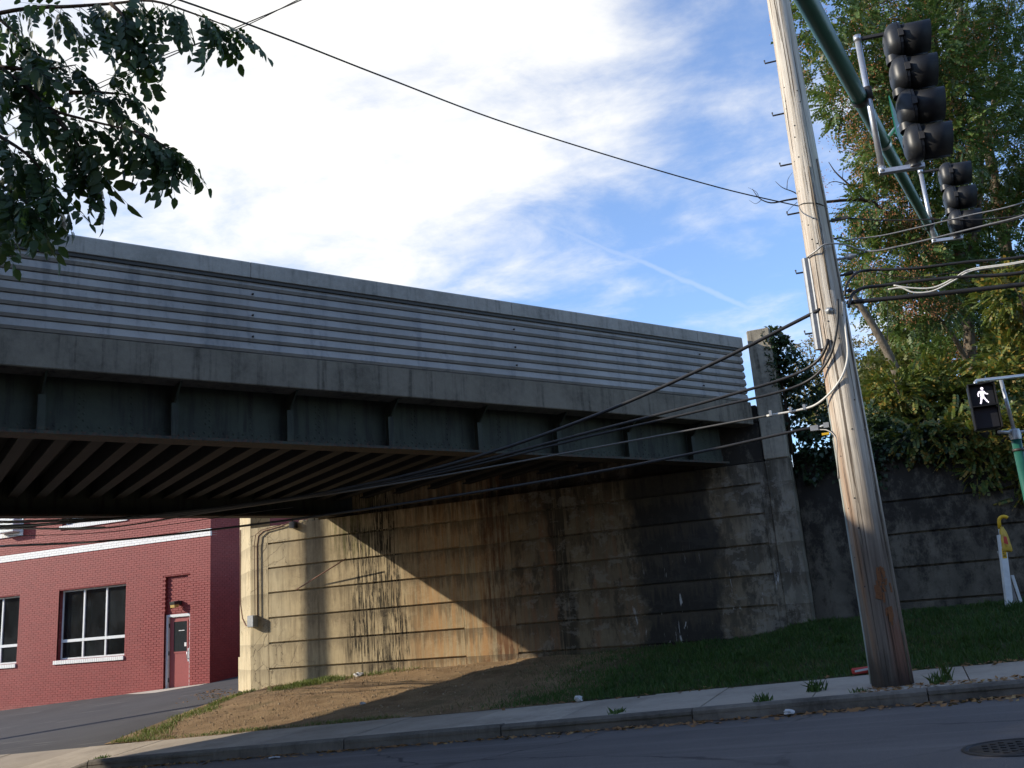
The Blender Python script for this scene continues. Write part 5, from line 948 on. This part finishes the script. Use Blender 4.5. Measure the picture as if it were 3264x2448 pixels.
# ---- shrubs on top of the retaining wall
def shrub(lst, d0, d1, rad, n, mname, label, sp, scale=(0.7, 1.3), name='shrub', grp='shrubs above the retaining wall'):
    l = L(lst, d0, d1, rad, n); c = l[0][0]; t = thing(name, (c[0], c[1], 3.8), label, 'shrub', grp); crown('foliage', l, sp, mname, t, -0.1, scale)
    MB().tube([(c[0], c[1] + .1, 3.7), (c[0] + .1, c[1], c[2] - .2), (c[0], c[1], c[2] + .3)], [0.04, 0.03, 0.01], 6).build('stem', 'bark_dark', t); return t
SP = sprig(8, 0.30, 0.10, 0.030, 3); SPs = sprig(9, 0.20, 0.065, 0.02, 5); CLy = compound(5, 0.27, 0.068, 0.030)
shrub([(1935, 850, .8), (1985, 880), (1905, 900, .7), (1960, 930), (2030, 840)], 20.2, 21.2, 0.75, 560, 'leaf_shrub', 'yellow-green shrub leaning over the wall right of the pole', CLy)
shrub([(2075, 880), (2120, 930), (2150, 850), (2060, 950, .8)], 20.2, 21.2, 0.8, 420, 'leaf_shrub', 'sunlit shrub behind the pedestrian signal head', CLy)
shrub([(2195, 640), (2220, 720), (2185, 780, .8), (2230, 840)], 20.5, 21.5, 0.75, 420, 'leaf_shrub', 'bright yellow-green leafy bush at the right edge', CLy)
shrub([(2190, 960), (2140, 1010, .8), (2215, 1050), (2230, 930)], 19.2, 20.2, 0.75, 420, 'leaf_ailanthus', 'dark shrub hanging over the wall behind the green pole', CLy)
shrub([(2045, 985, .8), (2110, 1000, .8), (2165, 1020, .9), (2080, 960, .8), (2140, 970)], 19.1, 19.7, 0.55, 420, 'leaf_shrub', 'yellowish creeper hanging over the wall beside the green pole', CLy, name='creeper')
shrub([(1900, 965, .8), (1950, 985, .7), (1870, 930, .7), (2010, 975, .7), (2075, 1000, .6)], 19.3, 19.9, 0.62, 420, 'leaf_ivy', 'dark creeper spilling over the retaining wall top', SP, name='creeper')
hc_ = thing('creeper', (1.8, 18.6, 3.9), 'mixed green and yellow vine hanging down the wall face at right', 'creeper', 'shrubs above the retaining wall')
crown('foliage', [((1.1, 18.58, 3.85), (0.5, 0.22, 0.42), 170), ((1.6, 18.58, 3.75), (0.5, 0.2, 0.55), 190), ((2.1, 18.58, 3.6), (0.5, 0.2, 0.65), 200), ((2.6, 18.58, 3.5), (0.5, 0.2, 0.8), 220), ((0.5, 18.6, 3.95), (0.5, 0.22, 0.32), 150), ((1.4, 18.55, 3.2), (0.3, 0.1, 0.3), 60), ((2.2, 18.55, 2.9), (0.4, 0.1, 0.4), 90)], CLy, 'leaf_shrub', hc_, -0.5, (0.7, 1.2)); MB().tube([(1.7, 18.57, 3.0), (1.75, 18.56, 3.6), (1.8, 18.7, 4.1)], [0.012, 0.018, 0.025], 6).build('stem', 'bark_dark', hc_)
# ---- thin autumn tree and far yellow-green trees between the pilaster and the pole
tp_ = thing('thin_autumn_tree', tuple(dat(1760, 900, 27)), 'sparse tan-leaved autumn tree seen between the pilaster and pole', 'tree')
lp = L([(1745, 790, .7), (1775, 760, .8), (1725, 840, .6), (1770, 850), (1800, 800, .7), (1865, 720, .5), (1880, 760, .6)], 26, 28, 0.8, 150)
crown('foliage', lp, SPs, 'leaf_pale', tp_, 0.1, (0.8, 1.4))
limbs('limb', [([dat(1765, 950, 27), dat(1765, 850, 27), dat(1750, 760, 27)], (0.06, 0.01)), ([dat(1765, 870, 27), dat(1800, 800, 27), dat(1830, 700, 27)], (0.03, 0.008)), ([dat(1766, 900, 27), dat(1735, 840, 27), dat(1715, 790, 27)], (0.03, 0.006))], 'bark_grey', tp_, 5)
def fartree(lst, d, rad, n, label):
    l = L(lst, d, d + 3, rad, n); t = thing('far_tree', tuple(dat(lst[0][0], 1000, d)), label, 'tree', 'far trees behind the wall'); crown('foliage', l, SP, 'leaf_far', t, 0.15, (1.2, 2.0)); a = dat(lst[0][0], 1000, d); MB().tube([a, Vector(l[0][0])], [0.12, 0.04], 6).build('trunk', 'bark_dark', t)
fartree([(1945, 800), (1970, 750, .9), (1930, 840), (1990, 790), (1955, 720, .6), (2010, 740, .8)], 33, 1.0, 380, 'far yellow-green tree just right of the dead trunk')
fartree([(1880, 830), (1900, 850), (1855, 850, .8), (1910, 800, .7), (1820, 870, .8), (1790, 890, .8)], 36, 1.1, 360, 'far olive tree low in the gap behind the pole')
# ---- dead trunk with bare twigs
dt = thing('dead_tree', tuple(dat(1938, 830, 21)), 'bare broken trunk leaning left behind the utility pole', 'tree')
limbs('trunk', [([dat(1985, 960, 21), dat(1935, 800, 21), dat(1893, 715, 21), dat(1855, 655, 21), dat(1838, 628, 21)], (0.12, 0.05))], 'bark_grey', dt)
tw = [([dat(1858, 660, 21), dat(1866, 600, 21), dat(1850, 560, 21)], (0.015, 0.004)), ([dat(1880, 695, 21), dat(1885, 640, 21), dat(1880, 590, 21)], (0.012, 0.003)), ([dat(1865, 672, 21), dat(1835, 655, 21), dat(1820, 650, 21)], (0.03, 0.008)), ([dat(1915, 760, 21), dat(1918, 690, 21), dat(1916, 620, 21)], (0.014, 0.004))]
limbs('limb', tw, 'bark_grey', dt, 5)
bb = thing('bare_branch', tuple(dat(1900, 470, 23)), 'leafless twisted branch reaching left behind the pole top', 'branch')
limbs('twig', [([dat(1930, 480, 23), dat(1880, 435, 23), dat(1830, 432, 23), dat(1770, 436, 23), dat(1735, 428, 23), dat(1700, 432, 23), dat(1665, 438, 23), dat(1640, 428, 23), dat(1625, 408, 23)], (0.055, 0.006)), ([dat(1735, 428, 23), dat(1715, 415, 23), dat(1690, 405, 23), dat(1675, 392, 23)], (0.02, 0.005)), ([dat(1700, 408, 23), dat(1702, 388, 23), dat(1712, 372, 23)], (0.01, 0.003)),
               ([dat(1870, 436, 23), dat(1835, 400, 23), dat(1805, 372, 23), dat(1790, 350, 23)], (0.035, 0.008)), ([dat(1835, 400, 23), dat(1800, 392, 23), dat(1785, 400, 23)], (0.015, 0.005)), ([dat(1820, 385, 23), dat(1822, 355, 23)], (0.01, 0.003)), ([dat(1645, 432, 23), dat(1632, 440, 23), dat(1618, 432, 23)], (0.008, 0.003)), ([dat(1722, 437, 23), dat(1705, 452, 23), dat(1698, 462, 23)], (0.008, 0.003)), ([dat(1640, 428, 23), dat(1634, 415, 23), dat(1616, 405, 23)], (0.008, 0.003))], 'bark_dark', bb, 5)
# ---- ivy over the end pilaster
iv = thing('ivy', (-1.7, 18.3, 3.9), 'dark ivy climbing the right side of the concrete pilaster', 'ivy')
li = [((-1.78, 18.35, 6.25), (0.20, 0.28, 0.22), 260), ((-1.66, 18.35, 5.95), (0.26, 0.3, 0.3), 420), ((-1.50, 18.4, 5.5), (0.34, 0.32, 0.36), 560), ((-1.36, 18.45, 5.05), (0.42, 0.34, 0.40), 640), ((-1.34, 18.5, 4.55), (0.45, 0.34, 0.42), 640), ((-1.2, 18.55, 4.1), (0.62, 0.32, 0.36), 700), ((-0.75, 18.6, 3.85), (0.5, 0.25, 0.34), 520), ((-0.3, 18.62, 3.75), (0.5, 0.25, 0.3), 450), ((-1.45, 18.5, 3.7), (0.32, 0.14, 0.4), 300), ((0.3, 18.62, 3.8), (0.5, 0.25, 0.35), 450), ((-0.6, 18.58, 3.4), (0.45, 0.08, 0.35), 260), ((0.75, 18.6, 3.8), (0.45, 0.25, 0.4), 420)]
for z in np.arange(5.2, 6.2, 0.16): li.append(((-1.84 - 0.03 * random.random(), 17.99, z), (0.06 + 0.05 * (z - 5.2), 0.025, 0.12), 46))
IVT = (np.array([(0, 0, 0), (0.02, 0.035, 0.004), (0.075, 0.0, -0.012), (0.02, -0.035, 0.004)]), [(0, 1, 2, 3)])
crown('foliage', li, IVT, 'leaf_ivy', iv, -0.6, (0.8, 1.5)); MB().tube([(-1.75, 18.3, 3.9), (-1.74, 18.32, 5), (-1.78, 18.3, 6.1)], [0.04, 0.03, 0.015], 6).build('stem', 'bark_dark', iv)

# ---- near tree at the upper left, leaf by leaf
nt = thing('overhanging_tree', (-8.2, 0.6, road_z(-8.2)), 'overhanging tree with dark pinnate leaves filling the upper left corner', 'tree')
def near_leaf(seed, n=5, Lr=0.38, ll=0.100, lw=0.025):
    r = random.Random(seed); mb = MB(); pts = [Vector((Lr * t, 0.02 * math.sin(3 * t + seed), -0.10 * t * t)) for t in [i / 8 for i in range(9)]]; mb.tube(pts, [0.0028 - 0.002 * i / 8 for i in range(9)], 4, cap=False)
    def lf(t, ang, s):
        i = min(7, int(t * 8)); b = pts[i].lerp(pts[i + 1], t * 8 - i); d = Vector((math.cos(ang), math.sin(ang), -0.55 + r.uniform(-.25, .2))).normalized(); q = d.cross(Vector((r.uniform(-.2, .2), r.uniform(-.2, .2), 1))).normalized(); u = q.cross(d); l = ll * s; w = lw * s; cv = -0.10
        ax = [b + d * l * k + u * l * cv * k * k * (1 if u.z > 0 else -1) for k in (0.06, 0.28, 0.55, 0.8, 1.0)]; hw = [0, w * 0.95, w, w * 0.55, 0]; f = 0.25
        V = [ax[0]] + [p for k in (1, 2, 3) for p in (ax[k] + q * hw[k] + u * hw[k] * f, ax[k], ax[k] - q * hw[k] + u * hw[k] * f)] + [ax[4]]
        mb.add(V, [(0, 2, 1), (0, 3, 2), (1, 2, 5, 4), (2, 3, 6, 5), (4, 5, 8, 7), (5, 6, 9, 8), (7, 8, 10), (8, 9, 10)], True)
    for i in range(n):
        t = 0.22 + 0.70 * i / n; sz = 1.1 - 0.35 * abs(i / n - 0.5)
        lf(t, math.radians(62 + r.uniform(-12, 12)), sz * r.uniform(.85, 1.1)); lf(min(0.99, t + 0.04), -math.radians(62 + r.uniform(-12, 12)), sz * r.uniform(.85, 1.1))
    lf(0.97, r.uniform(-.3, .3), 1.05); m = mb.mesh('leaf', normals=False); m.materials.append(MATS['leaf_near']); return m
NL = [near_leaf(i, n=4 + i % 3) for i in range(5)]
rl = random.Random(21)
def put_leaf(p, d, s=1.0):
    d = Vector(d).normalized(); upv = Vector((rl.gauss(0, .5), rl.gauss(0, .5), 1)); upv = (upv - d * upv.dot(d)).normalized(); y = upv.cross(d)
    o = finish(NL[rl.randrange(5)], 'leaf', None, nt); M = Matrix(((d.x, y.x, upv.x, 0), (d.y, y.y, upv.y, 0), (d.z, y.z, upv.z, 0), (0, 0, 0, 1))); o.matrix_world = M
    o.matrix_parent_inverse = Matrix.Translation(-nt.location); o.matrix_basis = Matrix.Translation(p) @ M @ Matrix.Scale(s, 4)
def leaf_px(x0, y0, x1, y1, d=6.6, dd=0.0):                  # leaf from one picture point to another, with real depth
    a = dat(x0, y0, d); b = dat(x1, y1, d + dd); put_leaf(a, b - a, (b - a).length / 0.40)
twigs = [
    [(-60, 40, 6.9), (60, 18, 6.8), (150, 14, 6.7), (240, 8, 6.7), (330, 2, 6.6), (420, 30, 6.6), (500, 60, 6.6)],
    [(-80, 90, 6.9), (0, 145, 6.8), (60, 190, 6.7), (110, 235, 6.6), (200, 262, 6.5), (290, 285, 6.4), (380, 325, 6.4)],
    [(0, 145, 6.8), (60, 150, 6.8), (110, 148, 6.7), (165, 140, 6.7)],
    [(-80, 250, 6.6), (0, 295, 6.5), (60, 335, 6.4), (100, 380, 6.4), (135, 425, 6.3)],
    [(110, 235, 6.6), (150, 290, 6.5), (190, 345, 6.5), (220, 395, 6.5)],
    [(-60, 380, 6.4), (0, 400, 6.3), (40, 425, 6.3), (75, 450, 6.2)],
    [(240, 8, 6.7), (270, 40, 6.6), (285, 80, 6.6), (300, 110, 6.6)],
    [(-70, -20, 7.2), (20, 60, 7.0), (60, 100, 7.0), (100, 130, 7.0)],
    [(290, 285, 6.4), (330, 300, 6.5), (370, 330, 6.5)], [(150, 200, 6.6), (220, 200, 6.6), (280, 205, 6.6)]]
for t in twigs:
    pts = smooth([dat(*q) for q in t], 4); mb = MB().tube(pts, [lerp(0.018, 0.004, i / (len(pts) - 1)) for i in range(len(pts))], 6); mb.build('twig', 'bark_dark', nt)
    for i in range(2, len(pts)):
        for _ in range(2):
            p = pts[i]; base = (pts[i] - pts[i - 1]).normalized(); d = base * 0.6 + Vector((rl.gauss(0, .5), rl.gauss(0, .6), -0.75 + rl.gauss(0, .3))); put_leaf(p, d, rl.uniform(0.5, 1.05))
# the leaves that hang free against the sky
for q in [(155, 300, 240, 455), (185, 285, 268, 412), (170, 300, 215, 380), (235, 60, 245, 135), (265, 20, 305, 120), (300, 70, 345, 120), (345, 100, 372, 182), (330, 60, 362, 150), (430, 60, 468, 145), (455, 40, 500, 110), (470, 50, 530, 112), (400, 40, 430, 110), (380, 20, 400, 95), (300, 270, 415, 350), (280, 280, 360, 345), (250, 285, 320, 362), (270, 260, 375, 318), (220, 230, 330, 262), (250, 190, 330, 210), (230, 160, 315, 185), (110, 400, 185, 515), (90, 410, 190, 495), (60, 420, 165, 545), (40, 440, 120, 540), (0, 460, 60, 560), (-20, 480, 30, 570), (70, 380, 140, 440), (90, 330, 145, 430), (40, 330, 110, 420), (0, 330, 70, 420), (60, 60, 90, 150), (100, 90, 160, 130), (20, 100, 70, 180), (150, 60, 180, 150), (200, 30, 215, 120), (120, 20, 170, 70), (430, 20, 500, 80), (350, 10, 420, 70), (290, 10, 340, 70), (180, 10, 240, 60), (470, 80, 510, 130), (130, 330, 165, 410), (200, 300, 250, 370)]:
    leaf_px(*q, d=rl.uniform(6.2, 6.9), dd=rl.uniform(-.1, .1))
for _ in range(36):                                         # denser near the picture edge
    x, y = rl.uniform(-40, 75), rl.uniform(110, 470); put_leaf(dat(x, y, rl.uniform(6.2, 7.2)), (rl.gauss(0.35, .5), rl.gauss(0, .5), -0.7 + rl.gauss(0, .3)), rl.uniform(.8, 1.15))
# trunk and the rest of the crown, left of the picture, with lobes added to shade leaves and road
MB().tube([(-8.2, 0.6, -0.6), (-8.15, 0.7, 2.2), (-8.0, 0.9, 4.2), (-7.6, 1.2, 6.6), (-7.4, 1.3, 8.6)], [0.26, 0.20, 0.17, 0.11, 0.04], 12).build('trunk', 'bark_dark', nt)
limbs('limb', [([(-8.0, 0.9, 4.2), (-7.2, 1.9, 4.7), tuple(dat(-80, 250, 6.6))], (0.08, 0.02)), ([(-7.8, 1.0, 5.2), (-6.6, 2.2, 5.5), tuple(dat(-80, 90, 6.9))], (0.07, 0.02)), ([(-7.7, 1.1, 5.8), (-6.3, 2.6, 6.0), tuple(dat(-60, 40, 6.9))], (0.06, 0.018)), ([(-8.0, 0.9, 3.9), (-7.2, 2.0, 4.1), tuple(dat(-60, 400, 6.4))], (0.06, 0.018)), ([(-7.8, 1.0, 5.4), (-9, 0.2, 6.6)], (0.06, 0.02))], 'bark_dark', nt, 7)
crown('foliage', [((-8.3, 0.9, 6.6), (1.9, 1.7, 1.5), 900), ((-7.3, 1.3, 5.2), (1.2, 1.0, 0.9), 420), ((-9.4, 1.6, 5.6), (1.3, 1.2, 1.2), 420), ((-7.2, 1.6, 7.2), (1.2, 1.0, 1.0), 420), ((-8.6, 2.6, 4.9), (1.3, 1.2, 1.0), 600), ((-7.9, 2.9, 4.0), (1.0, 0.8, 0.8), 400)], compound(5, 0.36, 0.10, 0.026), 'leaf_near', nt)

# ---- grass, weeds, leaf litter
def blades(name, pts, h, m, label, w=0.006, fz=bank_z):
    n = len(pts); a = RNG.uniform(0, 6.283, n); ln = RNG.normal(scale=0.45, size=(n, 2)); hh = RNG.uniform(0.5, 1.2, n) * h
    f = np.stack([ln[:, 0], ln[:, 1], np.ones(n)], 1); T = rot_from(f, np.stack([np.cos(a), np.sin(a), np.zeros(n)], 1)) * hh[:, None, None]
    P = np.array([(x, y, fz(x, y) - 0.005) for x, y in pts]); r = w / h
    return tag(mass(name, T, P, [(0, r, 0), (0, -r, 0), (0.6, -r * .7, 0.06), (1.0, 0, 0.22), (0.6, r * .7, 0.06)], [(0, 1, 2, 3, 4)], m), label, 'grass', kind='stuff')
def scatter(n, fn, x0, x1, y0, y1):
    X = RNG.uniform(x0, x1, n * 3); Yv = RNG.uniform(y0, y1, n * 3); k = RNG.random(n * 3); out = [(x, y) for x, y, q in zip(X, Yv, k) if q < fn(x, y)]; return out[:n]
def patch(x, y): return 0.5 + 0.5 * math.sin(1.9 * x + 0.8 * math.sin(1.3 * y)) * math.sin(2.1 * y + 0.9 * math.sin(1.7 * x))
gd_ = scatter(5200, lambda x, y: 0.25 + 0.75 * patch(x * 0.9 + 1, y * 1.3), -6.8, 3.2, 12.52, 18.5)
gs = scatter(42000, lambda x, y: (1 if x > -4.4 else max(0, (x + 6.2) / 1.8) * (0.4 + patch(x, y))) * (0.45 + 0.55 * patch(x * 1.7, y * 1.7)) if not (x < -1.8 and y > 17.97) else 0, -7.2, 3.2, 12.52, 18.58)
gt = [(cx_ + RNG.normal(0, .05), cy_ + RNG.normal(0, .05)) for cx_, cy_ in scatter(330, lambda x, y: 1, -4.5, 3.1, 12.6, 17.8) for _ in range(26)]
blades('grass', gs, 0.075, 'grass', 'dark green shaded grass on the bank below the wall')
blades('grass', gd_, 0.08, 'grass_dry', 'dry straw-coloured blades mixed into the grass bank')
blades('grass', gt, 0.13, 'grass', 'taller tufts standing in the shaded grass bank')
ge = scatter(7000, lambda x, y: max(0, 1 - abs(x - (xl(y) + 0.55)) / (0.45 + 0.2 * math.sin(y * 3))) * (0.4 + 0.6 * patch(x * 2, y * 2)), -15, -11, 12.5, 18)
gw = scatter(4200, lambda x, y: max(0, 1 - ((x + 12.2) / 1.1) ** 2 - ((y - 17.35) / 0.55) ** 2) + 0.35 * max(0, 1 - ((x + 10.6) / 1.0) ** 2 - ((y - 17.75) / 0.22) ** 2), -14, -9.4, 16.4, 17.98)
gf = scatter(1700, lambda x, y: max(0, 1 - (y - 12.5) / 0.3) * (0.15 + 0.9 * patch(x * 1.5, y)), -12.8, -7.2, 12.52, 12.9)
blades('grass', ge, 0.085, 'grass_sunny', 'sunlit grass strip between the parking lot and the dirt slope'); blades('grass', gw, 0.10, 'grass_sunny', 'tuft of bright grass at the foot of the sunlit abutment'); blades('grass', gf, 0.06, 'grass_sunny', 'thin grass fringe along the back of the left pavement')
def weed(x, y, n, h, label, fz=walk_z):
    t = [(x + RNG.normal(0, 0.05), y + RNG.normal(0, 0.04)) for _ in range(n)]; o = blades('weed', t, h, 'grass', label, 0.009, fz); o['category'] = 'weed'; o['group'] = 'weeds along the kerb'
weed(-1.2, 11.25, 46, 0.16, 'spiky weed in the pavement joint left of the pole'); weed(0.05, 11.0, 50, 0.13, 'weed with dead leaves right of the pole base'); weed(-1.72, 10.75, 60, 0.10, 'low dark weed growing over the kerb'); weed(-0.72, 10.85, 24, 0.06, 'tiny weed at the kerb just left of the pole'); weed(-3.4, 10.85, 30, 0.08, 'small weed at the kerb by the second pavement joint'); weed(-11.6, 11.2, 90, 0.07, 'grass tuft at the rounded kerb end', walk_z); weed(0.16, 11.2, 16, 0.24, 'tall thin weed behind the pole base on the right')
def flakes(name, pts, s, m, label, cat, fz, lift=0.006):
    n = len(pts); a = RNG.uniform(0, 6.283, n); up = RNG.normal(scale=0.35, size=(n, 3)); up[:, 2] += 1; T = rot_from(np.stack([np.cos(a), np.sin(a), RNG.normal(0, .2, n)], 1), up) * RNG.uniform(0.6, 1.3, (n, 1, 1)) * s
    return tag(mass(name, T, np.array([(x, y, fz(x, y) + lift) for x, y in pts]), [(-1, 0, 0.1), (0, 0.5, 0), (1, 0, 0.15), (0.1, -0.5, 0.02)], [(0, 1, 2, 3)], m), label, cat, kind='stuff')
lg = scatter(3200, lambda x, y: (0.25 + 0.75 * patch(x * 2.3, y)) * math.exp(-((10.5 - y) / 0.10) ** 1) * (1.0 if x > -4 else 0.45), -11.5, 3, 10.05, 10.51)
flakes('dead_leaves', lg, 0.040, 'dead_leaf', 'brown fallen leaves lying along the gutter', 'leaves', road_z)
lw_ = scatter(420, lambda x, y: math.exp(-abs(y - 12.52) / 0.13) * (1 if x > -0.3 else 0.2), -6, 3, 12.1, 12.9); flakes('dead_leaves', lw_, 0.04, 'dead_leaf', 'dry leaves along the back edge of the right pavement', 'leaves', lambda x, y: walk_z(x, y) if y < 12.5 else bank_z(x, y), 0.012)
lk = scatter(160, lambda x, y: 1, -0.75, 0.9, 10.7, 11.05); flakes('dead_leaves', lk, 0.035, 'dead_leaf', 'dead leaves caught round the pole base', 'leaves', walk_z)
ll_ = scatter(220, lambda x, y: math.exp(-abs(x + 16.0 + (y - 19)) / 0.4), -17.2, -14.9, 17.8, 20.2); flakes('dead_leaves', ll_, 0.035, 'dead_leaf', 'tan leaves drifted on the lot beside the abutment', 'leaves', lot_z)
def stones(name, pts, s, m, label):
    n = len(pts); T = rot_from(RNG.normal(size=(n, 3)), RNG.normal(size=(n, 3))) * (RNG.random((n, 1, 1)) ** 2.2 * 1.3 + 0.35) * s
    tv = [(1, 0, 0), (-.9, .1, 0), (0, .8, 0), (0.1, -.9, 0), (0, 0, .7), (0, .1, -.6)]; tf = [(0, 2, 4), (2, 1, 4), (1, 3, 4), (3, 0, 4), (2, 0, 5), (1, 2, 5), (3, 1, 5), (0, 3, 5)]
    return tag(mass(name, T, np.array([(x, y, bank_z(x, y) + 0.004) for x, y in pts]), tv, tf, m), label, 'stones', kind='stuff')
stones('pebbles', scatter(3000, lambda x, y: (0.35 + 0.65 * patch(x * 1.3 + 2, y * 1.4)) if x > xl(y) + 0.8 else 0, -14, -4.6, 12.55, 17.95), 0.018, 'pebble', 'pebbles and crumbs of rubble scattered over the dirt slope')
